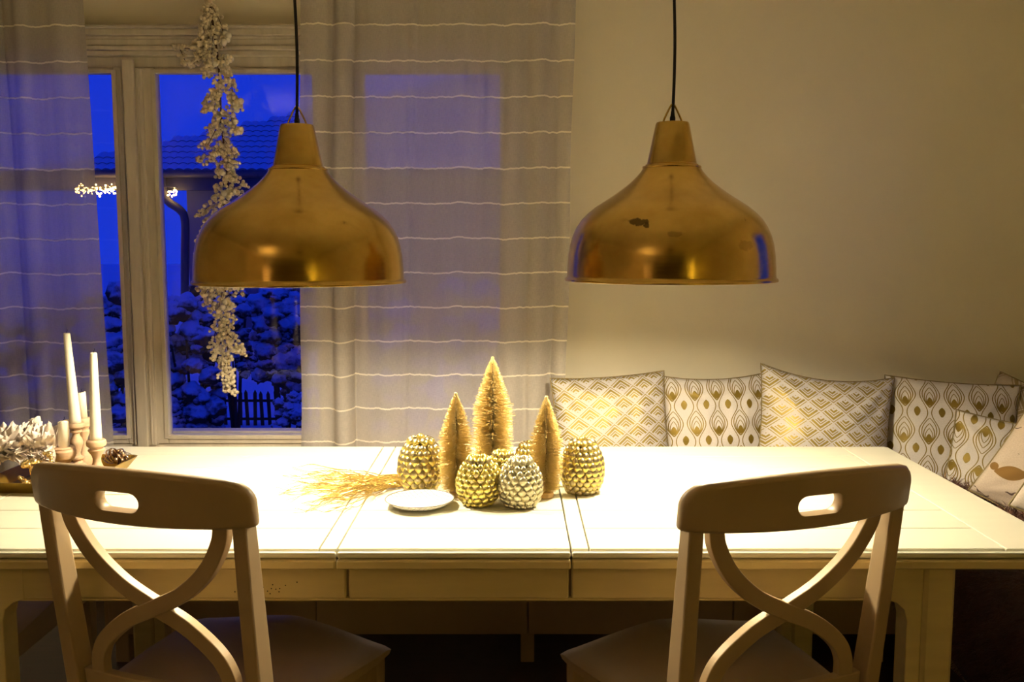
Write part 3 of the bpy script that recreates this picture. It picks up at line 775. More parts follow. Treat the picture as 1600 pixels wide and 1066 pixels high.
def make_chair(label, front=1):
    c = empty('dining_chair', (0, 0, 0)); tag(c, label, 'chair')
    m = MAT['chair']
    o = from_bm('top_rail', rail_mesh(), m, c, smooth=True)
    md = o.modifiers.new('es', 'EDGE_SPLIT'); md.split_angle = R(50)
    for s in (-1, 1):      # rear leg running up into the back post
        bm = bmesh.new(); rings = []
        for z, w, d in ((0, .028, .032), (.25, .030, .040), (.40, .032, .046), (.50, .032, .046), (.70, .030, .042), (.868, .029, .034)):
            u = s*(.200 + .014*(z/.868)); v = vback(z)
            rings.append([bm.verts.new((u+a*w/2, v+b*d/2, z)) for a, b in ((-1, -1), (1, -1), (1, 1), (-1, 1))])
        for a, b in zip(rings, rings[1:]):
            for k in range(4): bm.faces.new((a[k], a[(k+1) % 4], b[(k+1) % 4], b[k]))
        bm.faces.new(rings[0][::-1]); bm.faces.new(rings[-1]); from_bm('rear_leg', bm, m, c, bevel=.004)
        bm = bmesh.new()
        rings = []
        for z, w in ((0, .028), (.40, .038), (.432, .038)):
            rings.append([bm.verts.new((s*.228+a*w/2, .445+b*w/2, z)) for a, b in ((-1, -1), (1, -1), (1, 1), (-1, 1))])
        for a, b in zip(rings, rings[1:]):
            for k in range(4): bm.faces.new((a[k], a[(k+1) % 4], b[(k+1) % 4], b[k]))
        bm.faces.new(rings[0][::-1]); bm.faces.new(rings[-1]); from_bm('front_leg', bm, m, c, bevel=.003)
        # side apron
        bm = bmesh.new(); p = [(s*.196, .075), (s*.222, .43)]; q = [(s*.178, .075), (s*.204, .43)]
        vv = [bm.verts.new((a, b, z)) for z in (.372, .432) for a, b in (p[0], p[1], q[1], q[0])]
        for f in ((0, 1, 2, 3), (7, 6, 5, 4), (0, 4, 5, 1), (1, 5, 6, 2), (2, 6, 7, 3), (3, 7, 4, 0)): bm.faces.new([vv[i] for i in f])
        from_bm('side_apron', bm, m, c, bevel=.002)
        # the X: an S-curved splat from under the top rail, across, curling down to the lower rail
        path = smooth_path([(s*.172, .866, 0), (s*.163, .825, 0), (s*.128, .768, 0), (s*.070, .716, 0), (0, .678, 0), (-s*.065, .646, 0), (-s*.122, .600, 0), (-s*.145, .560, 0), (-s*.150, .520, 0)], 8)
        bm = bmesh.new(); sweep_rect(bm, [(p[0], p[1]) for p in path], .031, .020, (lambda z: vback(z) + front*s*.0022)); from_bm('cross_splat', bm, m, c, bevel=.002)
    bm = bmesh.new()       # lower back rail, bowed
    n = 12; rr = []
    for k in range(n+1):
        u = -.186 + .372*k/n; b = -.012*(1-(u/.186)**2)
        rr.append([bm.verts.new((u, b + vback(z) + dv, z)) for z, dv in ((.488, -.011), (.528, -.011), (.528, .011), (.488, .011))])
    for a, b in zip(rr, rr[1:]):
        for k in range(4): bm.faces.new((a[k], a[(k+1) % 4], b[(k+1) % 4], b[k]))
    bm.faces.new(rr[0]); bm.faces.new(rr[-1][::-1]); from_bm('lower_rail', bm, m, c, bevel=.003)
    so = from_bm('seat', seat_mesh(), m, c, smooth=True); md = so.modifiers.new('es', 'EDGE_SPLIT'); md.split_angle = R(40)
    boxo('front_apron', (-.208, .208, .436, .454, .372, .432), m, c, bevel=.002); boxo('rear_apron', (-.182, .182, .045, .065, .372, .432), m, c, bevel=.002)
    return c
def copy_tree(o, parent=None):
    c = o.copy(); link(c, parent)
    for ch in list(o.children): copy_tree(ch, c)
    return c
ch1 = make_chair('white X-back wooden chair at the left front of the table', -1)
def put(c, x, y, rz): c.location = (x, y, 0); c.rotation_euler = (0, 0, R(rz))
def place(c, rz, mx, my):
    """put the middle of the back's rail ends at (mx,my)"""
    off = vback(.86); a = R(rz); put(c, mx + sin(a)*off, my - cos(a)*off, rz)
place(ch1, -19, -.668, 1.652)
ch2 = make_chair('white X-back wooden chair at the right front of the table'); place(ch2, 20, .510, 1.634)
ch3 = copy_tree(ch1); ch3['label'] = 'white chair tucked under the left end of the table, only its seat showing'; place(ch3, -90, -1.62, 2.27)
for c in (ch1, ch2, ch3): c['group'] = 'white chairs round the dining table'

# ================================================================== PENDANT LAMPS
def lamp(cx, rim_z, cord_top, label, src=None):
    L = empty('pendant_lamp', (cx, 2.24, rim_z)); tag(L, label, 'lamp', 'brass pendant lamps over the table')
    if src:
        for chd in src.children:
            if chd.name.startswith('cord'): continue
            o = chd.copy(); link(o, L)
            if chd.name.startswith('shade') and 'lining' not in chd.name: o.data = chd.data.copy(); o.data.materials[0] = MAT['brass_spotted']
            for g_ in chd.children: link(g_.copy(), o)
    else:
        k = .00153
        out = [(164, 0), (164.5, 2), (163, 4.5), (161, 5), (160.5, 9), (160, 22), (158.5, 40), (156, 56), (152, 70), (146, 83), (138, 95), (128, 105), (117, 114), (103, 123), (89, 132), (75, 142), (63, 151.5), (54, 160.5), (47.5, 168), (44, 174)]
        op = [(r*k, z*k) for r, z in out]
        inn = [(r*k - .0025, z*k - .0012) for r, z in out[::-1]]
        bm = bmesh.new(); lathe(bm, op, 96); from_bm('shade', bm, MAT['brass'], L, smooth=True)
        bm = bmesh.new(); lathe(bm, [(op[-1][0]-.0025, op[-1][1]+.000)] + inn[1:-1] + [(162.5*k, -.0004), (164*k, 0)], 96); from_bm('shade_lining', bm, MAT['shade_inside'], L, smooth=True)
        bm = bmesh.new(); lathe(bm, [(40*k, 167*k), (41.5*k, 168.5*k), (42*k, 170.5*k), (40.5*k, 172*k), (38, 0)] and [(44*k, 173*k), (45.2*k, 174*k), (44.8*k, 176*k), (41*k, 177*k), (38*k, 176.5*k)], 64); from_bm('collar_ring', bm, MAT['brass'], L, smooth=True)
        bm = bmesh.new(); lathe(bm, [(41.0*k, 176*k), (40.5*k, 178.5*k), (38.0*k, 180*k), (25.8*k, 240*k), (24.6*k, 242.5*k), (22*k, 243*k), (0, 243*k)], 64)
        o = from_bm('cap', bm, MAT['brass'], L, smooth=True); md = o.modifiers.new('es', 'EDGE_SPLIT'); md.split_angle = R(45)
        bm = bmesh.new(); tube(bm, smooth_path([(-13.5*k, 0, 241*k), (-13.8*k, 0, 245*k), (-11*k, 0, 252*k), (-3.5*k, 0, 267*k), (0, 0, 270.5*k), (3.5*k, 0, 267*k), (11*k, 0, 252*k), (13.8*k, 0, 245*k), (13.5*k, 0, 241*k)], 4), .0022, 8); from_bm('hanging_bail', bm, MAT['brass'], o, smooth=True)
        bm = bmesh.new(); lathe(bm, [(0, 243*k), (.0065, 243*k), (.0065, 250*k), (.005, 253*k), (.004, 260*k), (0, 261*k)], 16); from_bm('strain_relief', bm, MAT['black'], o, smooth=True)
        bm = bmesh.new(); lathe(bm, [(0, .26), (.022, .26), (.022, .175), (.018, .165), (0, .165)], 24); so_ = from_bm('socket', bm, MAT['black'], L, smooth=True)
        bm = bmesh.new(); lathe(bm, [(0, .060)] + [(.034*sin(a), .094 - .034*cos(a)) for a in [pi*q/14 for q in range(1, 11)]] + [(.016, .135), (.014, .166)], 32); from_bm('bulb', bm, MAT['bulb'], so_, smooth=True)
    k = .00153
    top = Vector((cord_top[0]-cx, cord_top[1]-2.24, ZC-rim_z))
    pts = [Vector((0, 0, 255*k)), Vector((.001, 0, 275*k))]
    for j in range(1, 13):
        f = j/12; p = Vector((0, 0, 275*k)).lerp(top, f); p.x += .004*sin(f*11)*(1-f); pts.append(p)
    bm = bmesh.new(); tube(bm, smooth_path(pts, 4), .0036, 8); from_bm('cord', bm, MAT['black'], L, smooth=True)
    bm = bmesh.new(); lathe(bm, [(0, -.035), (.02, -.035), (.05, -.012), (.055, 0), (0, 0)], 32, c=top); from_bm('ceiling_rose', bm, MAT['black'], L, smooth=True)
    return L
def lampx(px, rimy): p = at(px, rimy, Y=2.24); return p.x, p.z
x1, z1 = lampx(470, 442); l1 = lamp(x1, z1, (at(460, -60, Y=2.24).x, 2.24), 'left brass dome pendant lamp, in front of the berry garland')
x2, z2 = lampx(1046.5, 438.5); lamp(x2, z2, (at(1051, -60, Y=2.24).x, 2.24), 'right brass dome pendant lamp, in front of the bare wall, with dark tarnish spots', l1)

# ================================================================== THINGS ON THE TABLE
def brush_tree(px, pybase, pytop, wpx, label, seed, nb=4600, ybase=None):
    base = at(px, pybase, z=TZ) if ybase is None else Vector((at(px, pybase, Y=ybase).x, ybase, TZ)); rnd = random.Random(seed)
    top = at(px, pytop, Y=base.y).z; H = top - TZ; W_ = wpx*base.y/1460*.5
    t = empty('bottle_brush_tree', (base.x, base.y, TZ+.0004)); tag(t, label, 'decorative tree', 'gold bottle-brush trees')
    bm = bmesh.new(); lathe(bm, [(0, 0), (.017, 0), (.018, .002), (.018, .011), (.0165, .013), (0, .013)], 28); from_bm('base', bm, MAT['treewood'], t, smooth=False)
    bm = bmesh.new()
    for ph in (0, pi): tube(bm, [(.0013*cos(ph+a*.9), .0013*sin(ph+a*.9), .012 + (H-.014)*a/90) for a in range(91)], .0013, 5)
    from_bm('wire_stem', bm, MAT['wire'], t, smooth=True)
    V, F = [], []
    turns = H*340
    for k in range(nb):
        f = (k+.5)/nb; z = .016 + (H-.018)*f
        prof = min(1, (1-f)*2.1)**.75 if f > .45 else 1.0
        prof *= min(1, .80 + f*1.2)
        L = max(.004, W_*prof*rnd.uniform(.74, 1.08)*(1.0 if rnd.random() > .05 else 1.12))
        a = f*turns*2*pi/8 + rnd.uniform(-.7, .7) + (k % 8)*2*pi/8
        d = Vector((cos(a), sin(a), rnd.uniform(.02, .28)*(.6+.8*f))); d.normalize()
        s = Vector((-sin(a), cos(a), 0))*.00042; u = d.cross(s).normalized()*.00042
        p0 = Vector((0, 0, z)); p1 = p0 + d*L*.55; p2 = p0 + d*L + Vector((0, 0, -.0015))
        o = len(V)
        for p in (p0, p1, p2):
            q = 1.25
            V += [p + s*q + u*-.5, p - s*q + u*-.5, p + u*q]
        F += [(o, o+1, o+4, o+3), (o+1, o+2, o+5, o+4), (o+2, o, o+3, o+5), (o+3, o+4, o+7, o+6), (o+4, o+5, o+8, o+7), (o+5, o+3, o+6, o+8), (o+6, o+7, o+8)]
    s_ = Soup(); s_.v = [tuple(p) for p in V]; s_.f = F; b = s_.build('bristles', MAT['brush'], t, False); b['kind'] = 'stuff'
    return t
brush_tree(713, 776, 613, 55, 'small gold bottle-brush tree, left of the tallest one', 1)
brush_tree(770, 751, 557, 63, 'tallest gold bottle-brush tree, in the middle of the three', 2, 6600)
brush_tree(853, 777, 618, 52, 'small gold bottle-brush tree, right of the tallest one', 3)

def scale_mesh():
    """one plump cone scale: x across, y up along the cone, z outwards"""
    V, F = ico(3); me = bpy.data.meshes.new('scale')
    pts = []
    for p in V:
        x, y, z = p
        wy = 1 - .42*max(0, -y)**1.2 - .10*max(0, y)      # narrower towards its lower tip
        pts.append((x*.60*wy, y*.70, max(z, -.35)*.50 + .10*(1-y)*(z > -.2) ))
    me.from_pydata(pts, [], F); me.polygons.foreach_set('use_smooth', [True]*len(me.polygons)); return me
SCALE = scale_mesh(); SCALE_S = SCALE.copy(); SCALE.materials.append(MAT['cone_scale']); SCALE_S.materials.append(MAT['cone_silver'])
def cone(px, pyb, wpx, hpx, label, rows=10, per=14, pale=False, flip=False, rz=0.0, Y=None, tilt=0.0):
    base = at(px, pyb, z=TZ) if Y is None else Vector((at(px, pyb, Y=Y).x, Y, TZ)); m = base.y*1.005/1460; rmax = wpx*m/2; H = hpx*m*1.02
    base.y += rmax*.25 if Y is None else 0
    c = empty('decorative_cone', (base.x, base.y, TZ+.0022), rz); tag(c, label, 'ornament', 'gold cone ornaments on the table')
    def prof(s):   # s 0 bottom..1 top: egg
        return rmax*.92*sqrt(max(.0, 1-((s-.42)/(.60 if s > .42 else .55))**2))
    bm = bmesh.new(); pr = [(0, .0)] + [(max(.001, prof(j/20)*.95), H*.98*j/20 + .0) for j in range(0, 20)] + [(0, H*.96)]; lathe(bm, pr, 32); from_bm('core', bm, MAT['cone_core'], c, smooth=True)
    me = SCALE_S if pale else SCALE
    for r_ in range(rows):
        s = (r_+.42)/rows; rr = prof(s)*.985; z = H*s*.97
        ds = .02; tan_ = Vector((prof(min(.995, s+ds))-prof(s-ds), H*2*ds)); tan_.normalize()
        n = per if rr > rmax*.66 else max(5, int(round(per*(rr/(rmax*.80)))))
        size = max(2*pi*max(rr, rmax*.25)/n*1.06, H/rows*1.05)
        for k in range(n):
            a = 2*pi*(k + .5*(r_ % 2))/n + .05*random.uniform(-1, 1) + r_*.03
            er = Vector((cos(a), sin(a), 0)); et = Vector((-sin(a), cos(a), 0))
            up = er*tan_.x + Vector((0, 0, tan_.y)); nn = et.cross(up); 
            if nn.dot(er) < 0: nn = -nn
            if flip: Y_ = -up
            else: Y_ = up
            X_ = Y_.cross(nn)
            Mx = Matrix((X_, Y_, nn)).transposed().to_4x4()
            q = size*random.uniform(.93, 1.06)
            o = bpy.data.objects.new('scale', me)
            o.matrix_local = Matrix.Translation(er*(rr+size*.02) + Vector((0, 0, z))) @ Mx @ Matrix.Rotation(R(10 if not flip else -10), 4, 'X') @ Matrix.Diagonal((q, q, q, 1))
            link(o, c)
    o = bpy.data.objects.new('scale', me); q = rmax*.34; o.matrix_local = Matrix.Translation((0, 0, H*.955)) @ Matrix.Diagonal((q, q, q*1.2, 1)); link(o, c)
    return c
cone(657, 767, 66, 84, 'large gold cone ornament left of the trees, behind the plate', 9, 15)
cone(910, 771, 66, 84, 'large gold cone ornament at the far right of the group', 10, 17)
cone(747, 790, 62, 75, 'front cone ornament with pointed silvery tips, nearest the plate', 9, 14, flip=True)
cone(813, 793, 63, 76, 'pale front cone ornament, in front of the right brush tree', 9, 14, pale=True, flip=True)
cone(786, 768, 50, 62, 'small cone ornament half hidden behind the two front cones', 8, 13, flip=True)
cone(826, 757, 42, 66, 'cone ornament peeping out behind the right brush tree', 8, 13)

# thin white board under the middle tree
bd = at(782, 762, z=TZ); boxb = empty('serving_board', (bd.x, bd.y, TZ+.0004)); tag(boxb, 'thin white board lying under the tallest gold tree', 'board')
# (kept low: the trees and cones stand round it)
boxo('board', (-.125, .165, .0, .012, 0, .004), MAT['table'], boxb, bevel=.001)

# plate
pc = at(656, 783, z=TZ+.012); P = empty('plate', (pc.x, pc.y, TZ+.0004)); tag(P, 'small white plate with a fine grey pattern and dark rim, left of the cones', 'plate')
pr_ = .0785
bm = bmesh.new(); lathe(bm, [(0, .006), (.045, .006), (.060, .010), (pr_-.002, .0175), (pr_, .0185), (pr_+.0008, .0175), (.062, .006), (.046, .001), (.040, 0), (.036, 0), (.036, .003), (0, .003)], 72); from_bm('dish', bm, MAT['plate'], P, smooth=True)
bm = bmesh.new(); lathe(bm, [(pr_-.0016, .0180), (pr_, .0192), (pr_+.0012, .0180), (pr_, .0172)], 72, closed=True); from_bm('rim_line', bm, MAT['rim'], P, smooth=True)

# glitter twigs
tw = empty('glitter_twig_bundle', at(600, 752, z=TZ)); tag(tw, 'bundle of gold glitter twigs lying flat, tips spread to the left', 'twigs')
rnd = random.Random(5)
def w_at(px, py, h=0.0): p = at(px, py, z=TZ+h); return p - tw.location
for k in range(72):
    f = k/71; ex = rnd.uniform(415, 540); yt = 728 + 72*f + rnd.uniform(-6, 6) if k % 3 else rnd.uniform(735, 790)
    ex = 425 + abs(f-.45)*60 + rnd.uniform(0, 85)
    sy = 752 + rnd.uniform(-9, 7)
    pts = []
    for j in range(8):
        s = j/7; px = 634 + (ex-634)*s; py = sy + (yt-sy)*s**1.25 + (rnd.uniform(-8, 8)*min(1, s*2) if 0 < j else 0)
        pts.append(w_at(px, py, .0018 + .014*sin(pi*min(1, s+.12))*rnd.uniform(.1, 1) + .0008))
    sm = smooth_path(pts, 4); bm = bmesh.new(); n = len(sm)
    tube(bm, sm, [.0013*(1-.6*i/n) for i in range(n)], 5)
    for q in range(4):
        i = rnd.randint(5, n-3); d = (sm[i+1]-sm[i]).normalized(); side = Vector((-d.y, d.x, 0))*rnd.choice((-1, 1)); p = sm[i]; L = rnd.uniform(.015, .04)
        tube(bm, [p, p + d*L*.5 + side*L*.25, p + d*L + side*L*.3 + Vector((0, 0, .002))], [.0009, .0007, .0004], 4)
    for v in bm.verts:
        if v.co.z < .0006: v.co.z = .0006
    from_bm('twig', bm, MAT['glitter'], tw)

# ------------------------------------------------------------------ tray with candles
tray_c = Vector((-1.145, 2.335, TZ+.0004)); TR = R(-4)
tray = empty('gold_tray', tray_c, TR); tag(tray, 'dark gold rectangular tray with sloping sides holding the candles', 'tray')
bm = bmesh.new(); hw0, hd0, hw1, hd1, hh = .108, .135, .128, .158, .030
def rr(hw, hd, z, r=.02, n=5):
    pts = []
    for q, (sx, sy) in enumerate(((1, 1), (-1, 1), (-1, -1), (1, -1))):
        for k in range(n+1):
            a = pi/2*q + pi/2*k/n; pts.append((sx*(hw-r) + r*cos(a), sy*(hd-r) + r*sin(a), z))
    return [bm.verts.new(p) for p in pts]
seq = [rr(hw0, hd0, 0), rr(hw1, hd1, hh), rr(hw1-.004, hd1-.004, hh), rr(hw0-.003, hd0-.003, .003)]
for a, b in zip(seq, seq[1:]):
    n = len(a)
    for k in range(n): bm.faces.new((a[k], a[(k+1) % n], b[(k+1) % n], b[k]))
bm.faces.new(seq[0][::-1]); bm.faces.new(seq[-1]); from_bm('dish', bm, MAT['dark_gold'], tray, smooth=False)

def holder(px, pytop, Y, rad, cand, label_h, label_c, style=0, lean=0.0):
    """turned wood holder whose rim is at picture point (px,pytop); cand = (kind, top y in the picture, radius)"""
    top = at(px, pytop, Y=Y); zb = TZ + .0036; H = top.z - zb
    h = empty('candle_holder', (top.x, Y, zb)); tag(h, label_h, 'candle holder', 'turned wooden candle holders')
    base = [(0, 0), (1.05, 0), (1.08, .03), (1.0, .14)]
    if style == 0: pr = base + [(.62, .17), (.50, .21), (.80, .25), (.80, .28), (.46, .31), (.40, .36), (.52, .44), (.72, .54), (.76, .60), (.66, .66), (.44, .73), (.38, .78), (.66, .81), (.68, .84), (.50, .86), (.82, .89), (.98, .92), (1.0, .96), (.92, 1.0), (0, 1.0)]
    elif style == 1: pr = base + [(.95, .20), (.62, .28), (.46, .38), (.42, .48), (.52, .58), (.86, .70), (.90, .73), (.66, .76), (.70, .79), (1.0, .84), (1.05, .90), (1.02, .96), (.90, 1.0), (0, 1.0)]
    else: pr = base + [(.70, .18), (.62, .24), (.95, .30), (1.0, .36), (.95, .42), (.62, .47), (.72, .52), (1.10, .62), (1.25, .74), (1.25, .86), (1.12, .93), (1.16, .96), (1.0, 1.0), (0, 1.0)]
    sm = [pr[0]] + pr[1:]
    bm = bmesh.new(); lathe(bm, [(r*rad, z*H) for r, z in sm], 32); o = from_bm('stem', bm, MAT['turned_wood'], h, smooth=True)
    md = o.modifiers.new('es', 'EDGE_SPLIT'); md.split_angle = R(28)
    kind, pyc, cr_ = cand
    ct = at(px + lean, pyc, Y=Y); Hc = ct.z - top.z
    c = empty('candle', (top.x, Y, top.z-.0)); tag(c, label_c, 'candle', 'ivory candles on the tray'); c.rotation_euler = (0, (ct.x-top.x)/Hc, 0)
    bm = bmesh.new()
    if kind == 'taper': prc = [(0, 0), (cr_, 0), (cr_*1.0, .01), (cr_*.58, Hc-.004), (cr_*.50, Hc), (cr_*.40, Hc-.002), (0, Hc-.003)]
    else: prc = [(0, 0), (cr_, 0), (cr_, Hc-.006), (cr_*.98, Hc-.001), (cr_*.85, Hc+.001), (cr_*.7, Hc-.003), (0, Hc-.005)]
    lathe(bm, prc, 24)
    if kind != 'taper':
        for v in bm.verts:
            if v.co.z > Hc-.007: v.co.z += .0035*noise.noise(Vector((v.co.x*120, v.co.y*120, px))) + v.co.x*.25
    from_bm('wax', bm, MAT['candle'], c, smooth=True)
    bm = bmesh.new(); tube(bm, [(0, 0, Hc-.006), (.0005, 0, Hc+.003), (.003, 0, Hc+.007), (.002, 0, Hc+.011)], .0008, 5); from_bm('wick', bm, MAT['black'], c)
holder(118, 661, 2.42, .022, ('taper', 520, .0145), 'tall turned wood candle holder under the tallest taper', 'tallest ivory taper candle, leaning slightly left', 0, -14)
holder(129, 653, 2.47, .020, ('pillar', 614, .0125), 'slim turned wood candle holder behind the tallest taper', 'short ivory candle stub behind and right of the tallest taper', 1, -3)
holder(150, 687, 2.35, .0235, ('taper', 551, .0145), 'short turned wood candle holder, rightmost on the tray', 'second tallest ivory taper candle, rightmost on the tray', 1, -4)
holder(100, 698, 2.355, .023, ('pillar', 658, .0135), 'squat turned wood candle holder in front', 'short ivory candle stub, in front of the tallest taper', 2, -1)
holder(61, 700, 2.36, .022, ('pillar', 653, .0140), 'wood candle holder hidden by the white feather wreath', 'leaning ivory candle stub above the white feather wreath', 2, -7)

# white feather wreath
fw = empty('feather_wreath', at(36, 722, Y=2.32)); tag(fw, 'fluffy wreath of white feathers lying at the left edge of the tray', 'wreath')
rnd = random.Random(11)
def feather_mesh(seed):
    q = random.Random(seed); V, F = [], []; n, m_ = 7, 6; L = 1.0
    for i in range(n+1):
        s = i/n; w = .36*sin(pi*min(1, s*.9+.08))**.7*(1.05-.45*s)
        for j in range(m_+1):
            t = j/m_*2-1; V.append((w*t + q.uniform(-.012, .012), .22*s*s*L + .05*abs(t), L*s + q.uniform(-.02, .02) - .06*abs(t)))
    for i in range(n):
        for j in range(m_): a = i*(m_+1)+j; F.append((a, a+1, a+m_+2, a+m_+1))
    me = bpy.data.meshes.new('feather'); me.from_pydata(V, [], F); me.polygons.foreach_set('use_smooth', [True]*len(me.polygons)); me.materials.append(MAT['feather']); return me
FM = [feather_mesh(i) for i in range(4)]
wc = [Vector((-.115, -.02, .012)), Vector((-.07, -.03, .030)), Vector((-.02, -.02, .042)), Vector((.03, .0, .040)), Vector((.062, .02, .030))]
wp = smooth_path(wc, 5)
bm = bmesh.new(); tube(bm, wp, .016, 8); from_bm('wreath_ring', bm, MAT['feather'], fw, smooth=True)
for k in range(290):
    i = rnd.randint(0, len(wp)-2); p = wp[i]; d = (wp[i+1]-wp[i]).normalized(); a = rnd.uniform(-.40*pi, .85*pi)
    n1 = Vector((0, -1, 0)); n2 = Vector((0, 0, 1)); out = (n1*cos(a) + n2*sin(a)); out = (out + d*rnd.uniform(.0, .9)).normalized()
    if out.z < -.75: continue
    o = bpy.data.objects.new('feather', FM[k % 4]); q = rnd.uniform(.045, .070)
    o.matrix_local = Matrix.Translation(p) @ out.to_track_quat('Z', 'Y').to_matrix().to_4x4() @ Matrix.Rotation(rnd.uniform(-.8, .8), 4, 'Z') @ Matrix.Diagonal((q, q, q, 1)); link(o, fw)

# gold bead string heaped in the tray
bs = empty('bead_string', at(46, 748, Y=2.225)); tag(bs, 'string of small gold beads heaped in the near end of the tray', 'beads')
bs.location.z = TZ+.006
b0 = None; pts = []
for k in range(84):
    f = k/83; a = f*2*pi*3.2; r_ = .020 + .012*sin(f*9)
    p = Vector((r_*cos(a)*1.1 + .01*f + .012, r_*sin(a)*.8, .010 + .066*f + .008*sin(a*2.3)))
    pts.append(p); q = .0048 if k % 9 else .0085
    if b0 is None:
        s_ = Soup(); s_.blob((0, 0, 0), 1, 2); b0 = s_.build('bead', MAT['gold_bead'], bs); b0.location = p; b0.scale = (q, q, q)
    else: share(b0, 'bead', bs, p, scale=(q, q, q))
bm = bmesh.new(); tube(bm, smooth_path(pts, 2), .0008, 4); from_bm('thread', bm, MAT['piping'], bs)
# foil ribbon bow
rb = empty('foil_ribbon_bow', (at(183, 728, Y=2.44).x, 2.44, TZ+.012)); tag(rb, 'shiny bronze foil ribbon bow at the right end of the tray', 'ribbon')
rnd = random.Random(4)
for k in range(26):
    a = rnd.uniform(0, 2*pi); e = rnd.uniform(.1, 1.2); d = Vector((cos(a)*cos(e), sin(a)*cos(e), sin(e))); L = rnd.uniform(.028, .042); side = d.cross(Vector((0, 0, 1))).normalized(); up = side.cross(d)
    V, F = [], []
    for i in range(15):
        t = 2*pi*i/14; c = d*(L*.5*(1-cos(t))) + up*(L*.30*sin(t)); c.z += .012
        V += [c - side*.0042, c + side*.0042]
    for i in range(14): F.append((2*i, 2*i+1, 2*i+3, 2*i+2))
    s_ = Soup(); s_.v = [tuple(v) for v in V]; s_.f = F; o = s_.build('ribbon_loop', MAT['foil'], rb, True)
    md = o.modifiers.new('so', 'SOLIDIFY'); md.thickness = .0004

# ================================================================== BERRY GARLAND
GY = 3.255
gar = empty('berry_garland', at(343, 10, Y=GY)); tag(gar, 'long hanging garland of cream and white berries in front of the window', 'garland')
def gp(px, py, dy=0): return at(px, py, Y=GY+dy) - gar.location
ms = smooth_path([gp(324, -70), gp(328, 0), gp(336, 60), gp(342, 110), gp(346, 190), gp(350, 230), gp(356, 290), gp(350, 340), gp(345, 400), gp(352, 455), gp(355, 520), gp(356, 570), gp(361, 600)], 5)
bm = bmesh.new(); tube(bm, ms, [.0042*(1-.6*i/len(ms)) for i in range(len(ms))], 7); tube(bm, [gp(324, -70), gp(326, -110)], .001, 5)
BR = [((328, -30), (322, 20), (312, 70)), ((330, 0), (318, 50), (308, 100)), ((333, 20), (326, 60), (322, 110)), ((332, 10), (346, 40), (350, 75)), ((334, 40), (330, 90), (326, 112)), ((318, 62), (308, 64), (304, 78)),
      ((330, 70), (300, 76), (266, 71)), ((320, 80), (308, 96), (292, 103)), ((282, 78), (288, 92), (292, 100)), ((342, 70), (352, 58), (358, 55)), ((342, 96), (352, 92), (360, 92)), ((344, 100), (334, 103), (324, 106)), ((345, 88), (352, 105), (358, 125)),
      ((338, 100), (326, 112), (320, 121)), ((346, 115), (334, 140), (319, 162)), ((344, 120), (334, 160), (318, 176)), ((345, 125), (338, 160), (334, 178)), ((350, 108), (362, 135), (366, 160)), ((348, 115), (360, 150), (376, 172)),
      ((348, 180), (362, 170), (378, 158)), ((348, 200), (360, 190), (364, 175)), ((350, 206), (364, 205), (378, 202)), ((352, 195), (364, 198), (368, 207)), ((347, 175), (336, 190), (322, 206)), ((348, 185), (336, 205), (320, 236)), ((349, 200), (335, 215), (315, 232)), ((348, 222), (338, 238), (322, 258)),
      ((340, 236), (324, 247), (308, 248)), ((350, 215), (344, 250), (340, 278)), ((350, 218), (362, 235), (370, 260)), ((352, 225), (358, 250), (366, 285)), ((354, 240), (360, 270), (364, 305)), ((356, 270), (370, 280), (386, 292)), ((358, 285), (375, 302), (390, 317)), ((356, 270), (348, 290), (336, 296)),
      ((358, 296), (340, 312), (307, 338)), ((357, 300), (350, 320), (338, 346)), ((356, 310), (338, 336), (316, 358)), ((352, 330), (330, 345), (314, 372)), ((345, 335), (318, 366), (309, 402)),
      ((348, 400), (330, 440), (309, 452)), ((350, 430), (330, 445), (318, 462)), ((350, 430), (326, 455), (323, 476)), ((351, 440), (336, 460), (330, 486)), ((352, 440), (344, 470), (340, 495)), ((352, 440), (358, 460), (362, 482)), ((353, 430), (372, 448), (376, 462)),
      ((352, 470), (360, 490), (364, 515)), ((352, 480), (350, 510), (346, 530)), ((353, 490), (338, 510), (334, 545), (333, 560)), ((352, 500), (346, 530), (340, 548)), ((354, 520), (368, 535), (384, 555)), ((355, 520), (372, 545), (380, 550)), ((355, 530), (358, 550), (357, 564)), ((354, 540), (349, 560), (346, 575)),
      ((355, 560), (350, 575), (343, 592)), ((356, 570), (354, 595), (354, 612)), ((357, 575), (360, 595), (366, 615)), ((357, 580), (364, 588), (365, 598)), ((353, 500), (357, 520), (362, 535))]
rnd = random.Random(21); sm_s = Soup(); bg_s = Soup()
for br in BR:
    dy0 = rnd.uniform(-.03, .03); ps = [gp(p[0], p[1], dy0*i/2) for i, p in enumerate(br)]; sm = smooth_path(ps, 6); tube(bm, sm, .0011, 4)
    L = sum((sm[i+1]-sm[i]).length for i in range(len(sm)-1)); n = int(L/.0030)
    for k in range(n):
        i = rnd.random()**.85*(len(sm)-1.01); a = int(i); p = sm[a].lerp(sm[a+1], i-a)
        ph = rnd.uniform(0, 2*pi); rr_ = rnd.uniform(.006, .018)*(.5 + .5*min(1, (len(sm)-i)/6))
        off = Vector((cos(ph)*rr_, rnd.uniform(-1, 1)*.014, sin(ph)*rr_*.8))
        sm_s.blob(p+off, rnd.uniform(.0050, .0076), 1 if 0 else 2)
